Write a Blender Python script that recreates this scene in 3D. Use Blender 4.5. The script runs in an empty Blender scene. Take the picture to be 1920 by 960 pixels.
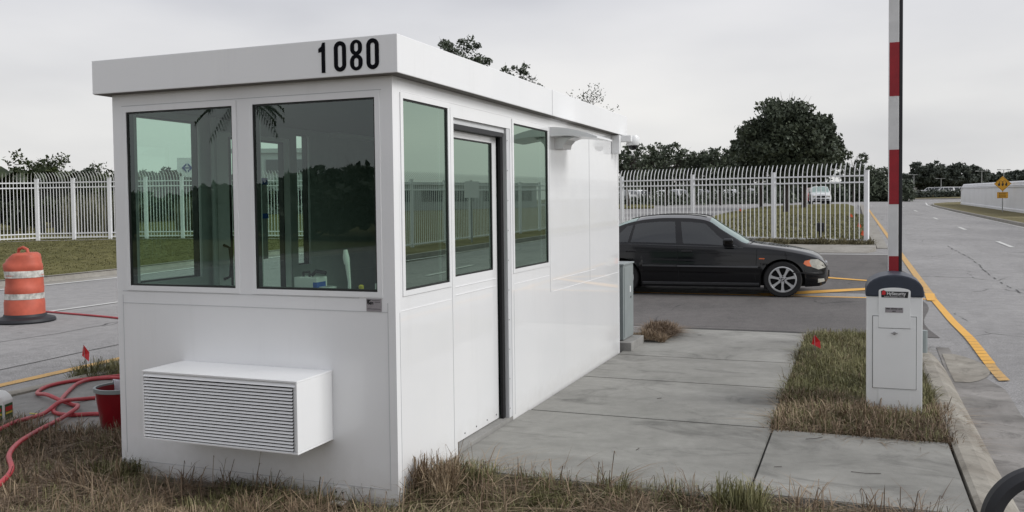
import bpy, bmesh, math, random
import numpy as np
from mathutils import Vector, Matrix, Quaternion
D = bpy.data
SC = bpy.context.scene
COL = SC.collection
R_ = math.radians
rng = np.random.default_rng(7)
random.seed(7)

# ------------------------------------------------------------------ camera
CAM = Vector((2.4843, -4.5224, 1.66))
YAW, PITCH, ROLL, FPX = 0.3708, 0.0361, -0.0116, 1668.0
_c, _s = math.cos(YAW), math.sin(YAW)
_r = Vector((_c, _s, 0)); _f = Vector((-_s, _c, 0)); _u = Vector((0, 0, 1))
FW = _f*math.cos(PITCH) - _u*math.sin(PITCH); UP = _u*math.cos(PITCH) + _f*math.sin(PITCH)
RT = _r*math.cos(ROLL) + UP*math.sin(ROLL); UP2 = UP*math.cos(ROLL) - _r*math.sin(ROLL)
cd = D.cameras.new('camera'); cam = D.objects.new('camera', cd); COL.objects.link(cam)
m = Matrix((RT, UP2, -FW)).transposed().to_4x4(); m.translation = CAM
cam.matrix_world = m
cd.sensor_width = 36; cd.lens = FPX/1920*36; cd.shift_y = -0.01842
cd.clip_start = .05; cd.clip_end = 3000
SC.camera = cam

# ------------------------------------------------------------------ ground height
def ss(a, b, t):
    t = min(1, max(0, (t-a)/(b-a))); return t*t*(3-2*t)
def H(x, y):
    yy = max(0, y-12)
    l = .02*min(yy, 68) + .003*max(0, y-80)
    r = .011*min(yy, 260)
    k = ss(2, 12, x)
    return l*(1-k) + r*k
def RD(x, y):                        # road surface with gutters along the island kerbs
    z = H(x, y)
    if y < 8.5:
        z -= .10*ss(7.6, 5.2, y)*ss(2.6, 3.2, x)*(1-ss(3.5, 4.6, x))
        z -= .10*ss(7.3, 5.2, y)*ss(-3.9, -4.6, x)*(1-ss(-5.4, -6.6, x))
    return z
def spot(px, depth):                 # world XY of a direction at a given distance
    p = CAM + (FW + RT*((px-960)/FPX))*depth
    return p.x, p.y

# ------------------------------------------------------------------ materials
MATS = {}
def nodes_of(name):
    m = D.materials.new(name); m.use_nodes = True
    nt = m.node_tree; b = nt.nodes['Principled BSDF']
    return m, nt, b
def ramp(nt, fac, stops):
    r = nt.nodes.new('ShaderNodeValToRGB'); els = r.color_ramp.elements
    while len(els) < len(stops): els.new(.5)
    for e, (p, c) in zip(els, stops):
        e.position = p; e.color = (*c, 1) if len(c) == 3 else c
    nt.links.new(fac, r.inputs[0]); return r.outputs[0]
def noise(nt, scale, detail=4, rough=.6, vec=None, stretch=None, dist=0):
    n = nt.nodes.new('ShaderNodeTexNoise'); n.inputs['Scale'].default_value = scale
    n.inputs['Detail'].default_value = detail; n.inputs['Roughness'].default_value = rough
    n.inputs['Distortion'].default_value = dist
    if vec is None:
        tc = nt.nodes.new('ShaderNodeTexCoord'); vec = tc.outputs['Object']
    if stretch:
        mp = nt.nodes.new('ShaderNodeMapping'); mp.inputs['Scale'].default_value = stretch
        nt.links.new(vec, mp.inputs[0]); vec = mp.outputs[0]
    nt.links.new(vec, n.inputs['Vector']); return n.outputs['Fac']
def mix(nt, a, b, fac, mode='MIX'):
    n = nt.nodes.new('ShaderNodeMix'); n.data_type = 'RGBA'; n.blend_type = mode
    for sock, v in ((n.inputs[6], a), (n.inputs[7], b)):
        if isinstance(v, (tuple, list)): sock.default_value = (*v, 1) if len(v) == 3 else v
        else: nt.links.new(v, sock)
    if isinstance(fac, (int, float)): n.inputs[0].default_value = fac
    else: nt.links.new(fac, n.inputs[0])
    return n.outputs[2]
def bump(nt, b, h, strength, dist=.01):
    n = nt.nodes.new('ShaderNodeBump'); n.inputs['Strength'].default_value = strength
    n.inputs['Distance'].default_value = dist
    nt.links.new(h, n.inputs['Height']); nt.links.new(n.outputs[0], b.inputs['Normal'])
def simple(name, col, rough=.5, metal=0, coat=0, var=.06, vscale=6, bmp=0, spec=.5):
    m, nt, b = nodes_of(name)
    n = noise(nt, vscale)
    lo = tuple(max(0, c*(1-var*1.6)) for c in col); hi = tuple(min(1, c*(1+var)) for c in col)
    nt.links.new(ramp(nt, n, [(.3, lo), (.7, hi)]), b.inputs['Base Color'])
    b.inputs['Roughness'].default_value = rough; b.inputs['Metallic'].default_value = metal
    b.inputs['Coat Weight'].default_value = coat; b.inputs['Coat Roughness'].default_value = .08
    b.inputs['Specular IOR Level'].default_value = spec
    if bmp: bump(nt, b, noise(nt, 40), bmp, .003)
    MATS[name] = m; return m
def splash(nt, col):                  # rain-splashed soil and faint run marks near the foot of a wall
    tc = nt.nodes.new('ShaderNodeTexCoord'); sp = nt.nodes.new('ShaderNodeSeparateXYZ'); nt.links.new(tc.outputs['Object'], sp.inputs[0])
    ad = nt.nodes.new('ShaderNodeMath'); ad.operation = 'MULTIPLY_ADD'; ad.inputs[1].default_value = .34; nt.links.new(noise(nt, 9, 6, .7), ad.inputs[0]); nt.links.new(sp.outputs['Z'], ad.inputs[2])
    f = ramp(nt, ad.outputs[0], [(.05, (.42,)*3), (.16, (.16,)*3), (.34, (0,)*3)])
    col = mix(nt, col, (.33, .29, .23), f)
    st = ramp(nt, noise(nt, 5, 5, .7, stretch=(1, 1, .07)), [(.56, (0,)*3), (.8, (.16,)*3)])
    return mix(nt, col, (.50, .50, .47), st)
def booth_paint(name, rough, coat):
    m, nt, b = nodes_of(name)
    base = ramp(nt, noise(nt, 1.4), [(.3, (.785, .795, .805)), (.7, (.82, .825, .83))])
    nt.links.new(splash(nt, base), b.inputs['Base Color'])
    b.inputs['Roughness'].default_value = rough; b.inputs['Coat Weight'].default_value = coat; b.inputs['Coat Roughness'].default_value = .03
    bump(nt, b, noise(nt, 1.1, 2), .08, .05); MATS[name] = m
booth_paint('booth_white', .34, .35)
booth_paint('booth_gloss', .28, 1.0)
simple('booth_grey', (.58, .59, .60), .4, var=.03)
simple('soffit_shade', (.16, .15, .14), .8, var=.05)  # darkened to paint in the shadow under the eave
simple('louver_alu', (.62, .63, .64), .3, metal=.35, var=.03)
simple('seam', (.52, .53, .54), .5, var=.03)
simple('seam_light', (.85, .85, .86), .35, var=.01)
simple('gasket', (.012, .014, .013), .5, var=.1)
simple('black', (.012, .012, .014), .45, var=.1)
simple('void', (.006, .006, .007), .9, var=.1)
simple('digit_black', (.006, .006, .009), .9, var=.05, spec=.1)
simple('steel', (.5, .5, .52), .3, metal=.9, var=.05)
simple('plate_metal', (.36, .34, .36), .35, metal=.4, var=.08, vscale=60)
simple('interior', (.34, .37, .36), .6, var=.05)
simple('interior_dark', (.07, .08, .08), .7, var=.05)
simple('fence_white', (.80, .81, .83), .35, var=.03)
simple('cabinet_white', (.79, .80, .80), .35, var=.02, vscale=3)
simple('cap_navy', (.028, .036, .055), .45, var=.08, vscale=20, bmp=.1)
simple('boom_white', (.62, .62, .62), .45, var=.05, vscale=10)
simple('drum_band', (.58, .57, .53), .6, var=.35, vscale=11)
simple('boom_red', (.28, .006, .014), .5, var=.12, vscale=8)
simple('rubber', (.014, .015, .019), .6, var=.1)
simple('util_green', (.235, .265, .265), .45, var=.05, vscale=5)
simple('orange', (.50, .105, .062), .6, var=.16, vscale=4)
simple('orange_flag', (.9, .13, .03), .5, var=.05)
simple('red_flag', (.60, .012, .018), .5, var=.08)
simple('red_bucket', (.20, .005, .011), .35, var=.08, vscale=10)
simple('red_plastic', (.34, .010, .018), .4, var=.08)
simple('hose_red', (.43, .045, .055), .42, var=.14, vscale=14)
simple('white_plastic', (.72, .72, .70), .4, var=.04)
simple('white_cloth', (.60, .59, .64), .9, var=.08, vscale=30, bmp=.3)
simple('label_green', (.02, .09, .03), .5, var=.2, vscale=60)
simple('label_red', (.45, .02, .02), .5, var=.05)
simple('label_yellow', (.62, .48, .05), .5, var=.05)
simple('blue_tape', (.02, .10, .42), .6, var=.05)
simple('sign_yellow', (.72, .36, .02), .45, var=.1, vscale=8)
simple('car_black', (.0022, .0026, .0042), .5, spec=.0, coat=1, var=.1, vscale=3)
simple('car_trim', (.016, .016, .018), .45, var=.1)
simple('car_white', (.70, .71, .72), .3, coat=1, var=.02)
simple('car_silver', (.42, .43, .44), .35, metal=.5, coat=.6, var=.05)
simple('car_red', (.40, .02, .02), .3, coat=.6, var=.05)
simple('tyre', (.013, .013, .014), .75, var=.15, vscale=20)
simple('alloy', (.58, .59, .60), .35, metal=.6, var=.05)
simple('car_highlight', (.05, .052, .055), .35, var=.05)  # lighter tone that paints highlights along the sedan's mouldings and trim
simple('brake', (.05, .05, .05), .5, metal=.5, var=.2)
simple('amber', (.75, .16, .04), .25, coat=1, var=.05)
simple('lamp_glass', (.42, .41, .36), .08, coat=1, var=.15, vscale=20)
simple('chrome', (.7, .7, .7), .12, metal=1, var=.02)
simple('bark', (.055, .045, .038), .9, var=.3, vscale=12, bmp=.6)
simple('post_grey', (.33, .34, .34), .5, metal=.3, var=.1)
simple('wall_paint', (.84, .85, .87), .7, var=.04, vscale=.4)
simple('wall_line', (.30, .31, .33), .8, var=.05)
simple('building_paint', (.42, .43, .44), .7, var=.05, vscale=.3)
simple('building_glass', (.03, .035, .04), .1, var=.2)
simple('logo_blue', (.03, .06, .22), .5, var=.05)
simple('logo_red', (.55, .02, .03), .5, var=.05)
simple('logo_white', (.75, .75, .75), .5, var=.02)
simple('litter_yellow', (.65, .58, .15), .7, var=.1)
simple('crack_dark', (.085, .083, .082), .9, var=.2)

def leafmat(name, a, b_, c):
    m, nt, b = nodes_of(name)
    at = nt.nodes.new('ShaderNodeAttribute'); at.attribute_name = 'tone'
    nt.links.new(ramp(nt, at.outputs['Fac'], [(0, a), (.5, b_), (1, c)]), b.inputs['Base Color'])
    b.inputs['Roughness'].default_value = .6; b.inputs['Specular IOR Level'].default_value = .3
    MATS[name] = m
leafmat('leaf_oak', (.036, .048, .032), (.062, .078, .052), (.11, .13, .085))
leafmat('leaf_shrub', (.014, .022, .008), (.032, .046, .016), (.065, .080, .030))
leafmat('leaf_pale', (.05, .055, .03), (.10, .105, .06), (.20, .18, .12))
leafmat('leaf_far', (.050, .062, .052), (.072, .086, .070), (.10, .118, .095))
leafmat('banana_leaf', (.010, .017, .006), (.018, .028, .009), (.03, .042, .015))
leafmat('grass_blade', (.066, .056, .032), (.150, .134, .074), (.38, .335, .20))
leafmat('grass_green', (.060, .058, .026), (.165, .162, .070), (.36, .33, .18))
leafmat('lawn_blade', (.085, .085, .034), (.135, .128, .052), (.19, .175, .085))
leafmat('grass_straw', (.09, .062, .042), (.21, .15, .10), (.42, .33, .22))

def asphalt(name, c0, c1, patch=.35, speck=1):
    m, nt, b = nodes_of(name)
    big = noise(nt, .22, 5, .62); mid = noise(nt, 1.6, 5, .7, stretch=(1, .18, 1)); fine = noise(nt, 90, 2, .8)
    base = ramp(nt, big, [(.3, c0), (.7, c1)])
    base = mix(nt, base, (c0[0]*.62, c0[1]*.62, c0[2]*.62), ramp(nt, mid, [(.52, (0, 0, 0)), (.72, (patch,)*3)]))
    sp = ramp(nt, fine, [(.35, (.55,)*3), (.5, (1,)*3), (.68, (1.5,)*3)])
    base = mix(nt, base, sp, .8*speck, 'MULTIPLY')
    base = mix(nt, base, ramp(nt, noise(nt, 5, 6, .75), [(.32, (.80,)*3), (.68, (1.16,)*3)]), .8, 'MULTIPLY')
    # hairline cracks: narrow band of a warped voronoi edge
    tc = nt.nodes.new('ShaderNodeTexCoord')
    mp = nt.nodes.new('ShaderNodeMapping'); mp.inputs['Scale'].default_value = (1, .55, 1)
    wn = nt.nodes.new('ShaderNodeTexNoise'); wn.inputs['Scale'].default_value = 1.3; wn.inputs['Detail'].default_value = 5
    nt.links.new(tc.outputs['Object'], wn.inputs['Vector'])
    add = mix(nt, tc.outputs['Object'], wn.outputs['Color'], .32, 'ADD')
    nt.links.new(add, mp.inputs[0])
    v = nt.nodes.new('ShaderNodeTexVoronoi'); v.feature = 'DISTANCE_TO_EDGE'; v.inputs['Scale'].default_value = .42
    nt.links.new(mp.outputs[0], v.inputs['Vector'])
    cr = ramp(nt, v.outputs['Distance'], [(0, (1,)*3), (.0065, (.0,)*3)])
    brk = ramp(nt, noise(nt, .8, 3), [(.50, (0,)*3), (.6, (1,)*3)])
    crm = mix(nt, cr, brk, 1, 'MULTIPLY')
    base = mix(nt, base, (.035, .034, .034), crm if patch else 0.0)
    nt.links.new(base, b.inputs['Base Color'])
    b.inputs['Roughness'].default_value = .82; b.inputs['Specular IOR Level'].default_value = .35
    bump(nt, b, fine, .5, .006); MATS[name] = m
asphalt('asphalt', (.235, .230, .228), (.315, .308, .304))
asphalt('asphalt_new', (.092, .087, .084), (.150, .139, .134), patch=.5)
def concrete(name, c0, c1, stain=.5, scale=1.2, stretch=None):
    m, nt, b = nodes_of(name)
    big = noise(nt, scale, 6, .6, stretch=stretch, dist=.6); mid = noise(nt, 9, 5, .7); fine = noise(nt, 160, 2, .7)
    base = ramp(nt, big, [(.32, c0), (.66, c1)])
    base = mix(nt, base, tuple(k*.62 for k in c0), ramp(nt, noise(nt, scale*1.9, 7, .72, dist=1.2, stretch=stretch), [(.52, (0, 0, 0)), (.68, (stain,)*3)]))
    base = mix(nt, base, ramp(nt, mid, [(.3, (.84,)*3), (.7, (1.12,)*3)]), .7, 'MULTIPLY')
    base = mix(nt, base, ramp(nt, fine, [(.3, (.8,)*3), (.7, (1.15,)*3)]), .6, 'MULTIPLY')
    nt.links.new(base, b.inputs['Base Color']); b.inputs['Roughness'].default_value = .85
    b.inputs['Specular IOR Level'].default_value = .3
    bump(nt, b, fine, .25, .003); MATS[name] = m
concrete('walk', (.185, .182, .168), (.315, .310, .288), .85, .62, (.85, 1.35, 1))
concrete('slab', (.20, .195, .185), (.30, .295, .28), .5)
concrete('kerb', (.215, .195, .165), (.33, .31, .27), .7, 2.2)
concrete('kerb_far', (.24, .225, .20), (.33, .315, .285), .4)
concrete('gutter', (.15, .142, .132), (.30, .285, .27), .9, 1.3)
def paint(name, col, wear=.3, joints=None):
    m, nt, b = nodes_of(name)
    n = noise(nt, 7, 6, .75); n2 = noise(nt, 60, 3, .8)
    w = mix(nt, n, n2, .45)
    base = mix(nt, tuple(c*.78 for c in col), col, noise(nt, 3, 4))
    base = mix(nt, base, (.13, .125, .12), ramp(nt, w, [(.56-wear*.2, (0,)*3), (.70-wear*.2, (wear*2.2 if wear < .45 else 1,)*3)]))
    nt.links.new(base, b.inputs['Base Color']); b.inputs['Roughness'].default_value = .7; MATS[name] = m
paint('yellow_new', (.80, .43, .075), .08)
paint('yellow_old', (.62, .38, .13), .30)
paint('white_line', (.62, .62, .60), .18)
def soil(name, c0, c1, c2, scale=3):
    m, nt, b = nodes_of(name)
    base = ramp(nt, noise(nt, scale, 8, .7), [(.3, c0), (.5, c1), (.7, c2)])
    base = mix(nt, base, ramp(nt, noise(nt, scale*14, 5, .8), [(.3, (.55,)*3), (.7, (1.4,)*3)]), .8, 'MULTIPLY')
    nt.links.new(base, b.inputs['Base Color']); b.inputs['Roughness'].default_value = .95
    b.inputs['Specular IOR Level'].default_value = .1
    bump(nt, b, noise(nt, scale*20, 4, .8), .8, .03); MATS[name] = m
soil('thatch', (.05, .04, .026), (.10, .078, .050), (.15, .12, .075), 4)
soil('lawn', (.085, .085, .032), (.125, .118, .046), (.165, .150, .065), .5)
soil('lawn_dry', (.12, .108, .058), (.165, .145, .078), (.21, .185, .105), .6)
soil('ground_far', (.10, .10, .05), (.13, .125, .07), (.16, .15, .09), .1)

def glass(name, tint, refl, ior, base=0.0):
    m, nt, b = nodes_of(name); nt.nodes.remove(b); out = nt.nodes['Material Output']
    t = nt.nodes.new('ShaderNodeBsdfTransparent'); t.inputs[0].default_value = (*tint, 1)
    g = nt.nodes.new('ShaderNodeBsdfGlossy'); g.inputs['Color'].default_value = (*refl, 1); g.inputs['Roughness'].default_value = .0
    fr = nt.nodes.new('ShaderNodeFresnel'); fr.inputs['IOR'].default_value = ior
    # geometric facing both ways, so that the pane looks alike from inside
    geo = nt.nodes.new('ShaderNodeNewGeometry')
    mx = nt.nodes.new('ShaderNodeMixShader')
    add = nt.nodes.new('ShaderNodeMath'); add.operation = 'ADD'; add.use_clamp = True; add.inputs[1].default_value = base
    sel = nt.nodes.new('ShaderNodeMath'); sel.operation = 'MULTIPLY_ADD'   # back side: fixed share
    nt.links.new(fr.outputs[0], add.inputs[0])
    mm = nt.nodes.new('ShaderNodeMix'); mm.data_type = 'FLOAT'
    nt.links.new(geo.outputs['Backfacing'], mm.inputs[0]); nt.links.new(add.outputs[0], mm.inputs[2]); mm.inputs[3].default_value = .12
    nt.links.new(mm.outputs[0], mx.inputs[0]); nt.links.new(t.outputs[0], mx.inputs[1]); nt.links.new(g.outputs[0], mx.inputs[2])
    nt.links.new(mx.outputs[0], out.inputs[0]); MATS[name] = m
glass('glass_front', (.68, .82, .74), (.66, .74, .75), 1.75, .035)
glass('glass_side', (.42, .56, .47), (.56, .72, .61), 2.0, .38)
glass('car_glass', (.06, .066, .066), (.75, .78, .8), 1.5, .07)
glass('windshield_glass', (.45, .55, .52), (.80, .92, .88), 1.9, .22)
M = MATS

# ------------------------------------------------------------------ mesh helpers
def link(name, me, mat, parent=None, loc=None):
    o = D.objects.new(name, me); COL.objects.link(o)
    for mm in (mat if isinstance(mat, (list, tuple)) else [mat]): me.materials.append(M[mm] if isinstance(mm, str) else mm)
    if parent: o.parent = parent
    if loc: o.location = loc
    return o
class MB:
    def __init__(s): s.v = []; s.f = []; s.sm = []; s.g = []
    def add(s, vs, fs, smooth=False):
        vs = list(vs); s.g.append((vs, fs, smooth))
        b = len(s.v); s.v += [tuple(v) for v in vs]; s.f += [tuple(i+b for i in f) for f in fs]; s.sm += [smooth]*len(fs); return s
    def box(s, x0, x1, y0, y1, z0, z1):
        return s.add([(x0,y0,z0),(x1,y0,z0),(x1,y1,z0),(x0,y1,z0),(x0,y0,z1),(x1,y0,z1),(x1,y1,z1),(x0,y1,z1)],
                     [(0,3,2,1),(4,5,6,7),(0,1,5,4),(1,2,6,5),(2,3,7,6),(3,0,4,7)])
    def obox(s, c, ax, ay, az):      # oriented box: centre and three half-axis vectors
        c, ax, ay, az = map(Vector, (c, ax, ay, az)); vs = []
        for k in (-1, 1):
            for a, b in ((-1,-1),(1,-1),(1,1),(-1,1)): vs.append(c+ax*a+ay*b+az*k)
        return s.add(vs, [(0,3,2,1),(4,5,6,7),(0,1,5,4),(1,2,6,5),(2,3,7,6),(3,0,4,7)])
    def tube(s, pts, rad, n=8, cap=True):
        pts = [Vector(p) for p in pts]; rr = rad if isinstance(rad, (list, tuple)) else [rad]*len(pts)
        vs = []; ref = None
        for i, p in enumerate(pts):
            t = (pts[min(i+1, len(pts)-1)]-pts[max(i-1, 0)]).normalized()
            if ref is None: ref = Vector((1,0,0)) if abs(t.x) < .8 else Vector((0,1,0))
            a = (ref - t*ref.dot(t)).normalized(); ref = a; b = t.cross(a)
            for k in range(n):
                th = 2*math.pi*k/n; vs.append(p+(a*math.cos(th)+b*math.sin(th))*rr[i])
        fs = [(i*n+k, i*n+(k+1) % n, (i+1)*n+(k+1) % n, (i+1)*n+k) for i in range(len(pts)-1) for k in range(n)]
        if cap: fs += [tuple(range(n))[::-1], tuple((len(pts)-1)*n+k for k in range(n))]
        return s.add(vs, fs, True)
    def lathe(s, prof, n=32, c=(0,0,0), axis='z', closed=False):
        vs = []
        for r, h in prof:
            for k in range(n):
                t = 2*math.pi*k/n; a, b = r*math.cos(t), r*math.sin(t)
                vs.append({'z': (c[0]+a, c[1]+b, c[2]+h), 'y': (c[0]+a, c[1]+h, c[2]+b), 'x': (c[0]+h, c[1]+a, c[2]+b)}[axis])
        fs = [(i*n+k, i*n+(k+1) % n, (i+1)*n+(k+1) % n, (i+1)*n+k) for i in range(len(prof)-1) for k in range(n)]
        if axis == 'y': fs = [f[::-1] for f in fs]
        return s.add(vs, fs, True)
    def prism(s, poly, f0, f1):      # poly of 2D points; f0/f1 map a 2D point to 3D for either end
        n = len(poly); a = [f0(*p) for p in poly]; b = [f1(*p) for p in poly]
        return s.add(a+b, [tuple(range(n))[::-1], tuple(range(n, 2*n))] + [(i, (i+1) % n, n+(i+1) % n, n+i) for i in range(n)])
    def mesh(s, name, autosm=40):
        me = D.meshes.new(name); me.from_pydata(s.v, [], s.f)
        me.polygons.foreach_set('use_smooth', s.sm); me.update()
        if any(s.sm):
            bm = bmesh.new(); bm.from_mesh(me)
            for e in bm.edges:
                if len(e.link_faces) == 2 and e.calc_face_angle(0) > R_(autosm): e.smooth = False
            bm.to_mesh(me); bm.free()
        return me
    def build_each(s, name, mat, parent=None, **k):      # one object per added piece
        return [MB().add(*g).build(name, mat, parent, **k) for g in s.g]
    def build(s, name, mat, parent=None, bevel=0, loc=None, fix=False, autosm=40):
        me = s.mesh(name, autosm)
        if bevel or fix:
            bm = bmesh.new(); bm.from_mesh(me)
            if fix: bmesh.ops.recalc_face_normals(bm, faces=bm.faces)
            if bevel: bmesh.ops.bevel(bm, geom=list(bm.edges), offset=bevel, segments=2, affect='EDGES', profile=.6)
            bm.to_mesh(me); bm.free()
        return link(name, me, mat, parent, loc)
def tag(o, label=None, cat=None, group=None, kind=None):
    if label: o['label'] = label
    if cat: o['category'] = cat
    if group: o['group'] = group
    if kind: o['kind'] = kind
    return o
def thing(name, label, cat, loc=(0,0,0), rz=0, group=None):
    o = D.objects.new(name, None); COL.objects.link(o); o.location = loc; o.rotation_euler = (0, 0, rz)
    o.empty_display_size = .2
    return tag(o, label, cat, group)
def copy_tree(o, parent=None):
    c = o.copy(); COL.objects.link(c); c.parent = parent
    for ch in list(o.children): copy_tree(ch, c)
    return c

# ------------------------------------------------------------------ setting: ground, roads, islands
def frange(a, b, n): return [a+(b-a)*i/n for i in range(n+1)]
def sheet(name, mat, ys, x0f, x1f, zf, nx=8, skirt=0, xs=None):
    vs = []; fs = []; cols = 0
    for y in ys:
        if xs is None:
            a, b = x0f(y), x1f(y); row = [a+(b-a)*i/nx for i in range(nx+1)]
        else: row = xs
        cols = len(row)
        for x in row: vs.append((x, y, zf(x, y)))
    for j in range(len(ys)-1):
        for i in range(cols-1):
            q = j*cols+i; fs.append((q, q+1, q+cols+1, q+cols))
    mb = MB().add(vs, fs, True)
    if skirt:
        loop = [i for i in range(cols)] + [j*cols+cols-1 for j in range(1, len(ys))] + [(len(ys)-1)*cols+i for i in range(cols-2, -1, -1)] + [j*cols for j in range(len(ys)-2, 0, -1)]
        sv = []; sf = []; n = len(loop)
        for k in loop: v = vs[k]; sv += [v, (v[0], v[1], v[2]-skirt)]
        for k in range(n): a = 2*k; b = 2*((k+1) % n); sf.append((a, a+1, b+1, b))
        mb.add(sv, sf)
    return tag(mb.build(name, mat), kind='structure')
yy_far = frange(-150, -20, 8)+frange(-18, 12, 15)+frange(14, 80, 22)+frange(90, 700, 20)
ground = sheet('ground', 'ground_far', yy_far, None, None, lambda x, y: H(x, y)-.20, xs=frange(-600, -30, 12)+frange(-28, 14, 28)+frange(20, 500, 12))
# wide asphalt: both carriageways and the curving branch road behind
xs_near = frange(-90, -20, 14)+frange(-18, -7, 8)+frange(-6.6, -3.6, 12)+frange(-3, 2.4, 6)+frange(2.6, 5, 16)+frange(5.5, 10.6, 6)
def road_z(x, y): return RD(x, y)-(.35 if (-4.72 < x < 3.14 and y < 7.1) else 0)
road = sheet('road', 'asphalt', frange(-140, -10, 10)+frange(-8, 8.6, 48)+frange(9.5, 80, 40)+frange(85, 175, 14), None, None, road_z, xs=xs_near+frange(14, 60, 4))
# darker, newer asphalt of the crossing between the two medians
drive = sheet('driveway', 'asphalt_new', [7.29, 7.6]+frange(8, 21.9, 28), lambda y: -4.7, lambda y: 3.42+.10*math.sin(y*1.3), lambda x, y: RD(x, y)+.005, 16)

def slabs(name, mat, rects, z0, z1, zf=None):
    mb = MB()
    for (a, b, c, d) in rects: mb.box(a, b, c, d, z0, z1)
    me = mb.mesh(name); bm = bmesh.new(); bm.from_mesh(me)
    bmesh.ops.bevel(bm, geom=list(bm.edges), offset=.006, segments=2, affect='EDGES'); bm.to_mesh(me); bm.free()
    return tag(link(name, me, mat), kind='structure')
g = .006
rects = [(0.0, 1.90, .53, 2.20-g), (1.90+2*g, 3.065, .66, 2.17)]
for a, b in ((2.20, 3.68), (3.68, 5.0), (5.0, 7.28)): rects.append((0.012, 1.88, a+g, b-g))
walkway = slabs('walkway', 'walk', rects, -.14, 0.0)
slab_left = slabs('concrete_slab', 'slab', [(-4.58, -2.14, .46, 2.25)], -.14, -.005)
footing = slabs('booth_footing', 'slab', [(-2.09, -.012, -.02, 5.20)], -.2, -.083)
# island soil (planting bed): slightly uneven
def bed(x, y): return -.055+.02*math.sin(x*5.1+y*3)+.015*math.sin(y*7.3-x*2)
island = sheet('island_soil', 'thatch', frange(-24, 7.25, 90), lambda y: -4.62, lambda y: 3.06, lambda x, y: bed(x, y)-.03*ss(.2, .6, y)-.055*ss(.3, -.1, y), 40, skirt=.3)
def kerb_run(name, mat, pts, prof, zf):      # prof: (offset to the right, height) pairs
    vs = []; n = len(prof)
    P = [Vector((p[0], p[1], 0)) for p in pts]
    for i, p in enumerate(P):
        t = (P[min(i+1, len(P)-1)]-P[max(i-1, 0)]).normalized(); rt = Vector((t.y, -t.x, 0))
        for (o, h) in prof:
            q = p+rt*o; vs.append((q.x, q.y, zf(p.x, p.y)+h))
    fs = [(i*n+k, i*n+k+1, (i+1)*n+k+1, (i+1)*n+k) for i in range(len(P)-1) for k in range(n-1)]
    fs += [tuple(range(n))[::-1], tuple((len(P)-1)*n+k for k in range(n))]
    return tag(MB().add([v for v in vs], [f[::-1] for f in fs[:-2]]+fs[-2:]).build(name, mat, fix=True), kind='structure')
def drop(y): return .10*(1-ss(5.6, 7.4, y))
kp = [(0, -.25), (0, 0), (.03, .012), (.12, .008), (.17, -.012), (.235, -.075), (.26, -.105), (.26, -.3)]
def kz(x, y): return -.09*ss(5.8, 7.6, y)
kerb_run('kerb', 'kerb', [(3.085, y) for y in frange(-24, 5.6, 60)]+[(3.075, 6.1), (3.04, 6.6), (2.97, 7.1), (2.86, 7.5), (2.7, 7.8)], kp, kz)
kerb_run('kerb', 'kerb', [(-4.64, y) for y in [7.2]+frange(6.8, -24, 60)], kp, kz)
# gutter pan beside the right kerb, cracked and stained
sheet('gutter', 'gutter', frange(-24, 6.7, 60), lambda y: 3.33, lambda y: 3.74-.30*ss(4.4, 6.7, y)+.02*math.sin(y*3), lambda x, y: RD(x, y)+.006, 6)
def line(name, mat, ys, x0f, x1f, off=.010, nx=2):
    return sheet(name, mat, ys, x0f, x1f, lambda x, y: RD(x, y)+off, nx)
xr0 = lambda y: 3.66+.02*max(0, y-12) if False else (3.74-.028*min(max(y-5, 0), 4) if y < 9 else 3.63-.0085*(y-9))
sheet('gutter', 'kerb', frange(4.95, 6.35, 12), lambda y: 3.36, lambda y: 3.40+.34*math.sin(math.pi*(y-4.9)/1.5)**.6, lambda x, y: RD(x, y)+.0105, 6)
line('yellow_line', 'yellow_new', frange(7.6, 12, 12), lambda y: xr0(y)+.01, lambda y: xr0(y)+.115)
def tiles(name, mat, ya, yb, step, wl, wr):
    vs = []; fs = []; y = ya
    while y < yb:
        j0, j1 = random.uniform(-.012, .012), random.uniform(-.02, .02); a, b = xr0(y)+wl, xr0(y)+wr; y2 = y+step-.014; da = xr0(y2)-xr0(y); k = len(vs)
        for (p, q) in ((a, y), (b, y), (b+da, y2), (a+da, y2)): vs.append((p, q, RD(p, q)+.012))
        fs.append((k, k+1, k+2, k+3)); y += step
    return tag(MB().add(vs, fs).build(name, mat), kind='structure')
tiles('yellow_line', 'yellow_new', 5.9, 7.6, .17, .01, .115)
tiles('yellow_line', 'yellow_old', 5.05, 5.9, .17, .01, .105)
line('yellow_line', 'yellow_old', frange(12.02, 80, 60), xr0, lambda y: xr0(y)+.13)
line('yellow_line', 'yellow_old', frange(-20, 7.2, 60), lambda y: -5.53-.03*y, lambda y: -5.41-.03*y)
# merging chevron on the crossing
def quadline(name, mat, a, b, w0, w1, off=.010, n=10):
    a = Vector(a); b = Vector(b); t = (b-a).normalized(); r = Vector((-t.y, t.x)); vs = []
    for i in range(n+1):
        p = a.lerp(b, i/n); w = w0+(w1-w0)*i/n
        for s in (-1, 1): q = p+r*w*s/2; vs.append((q.x, q.y, RD(q.x, q.y)+off))
    fs = [(2*i, 2*i+1, 2*i+3, 2*i+2)[::-1] for i in range(n)]
    return tag(MB().add(vs, fs).build(name, mat, fix=True), kind='structure')
quadline('yellow_line', 'yellow_new', (-3.2, 11.70), (3.60, 11.80), .13, .13)
quadline('yellow_line', 'yellow_new', (.9, 11.83), (3.62, 13.85), .42, .20, .0143)
quadline('yellow_line', 'yellow_new', (-2.0, 17.4), (3.55, 14.1), .36, .14, .0143)
quadline('yellow_line', 'yellow_new', (3.61, 11.5), (3.66, 12.6), .12, .16, .0173)
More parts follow.
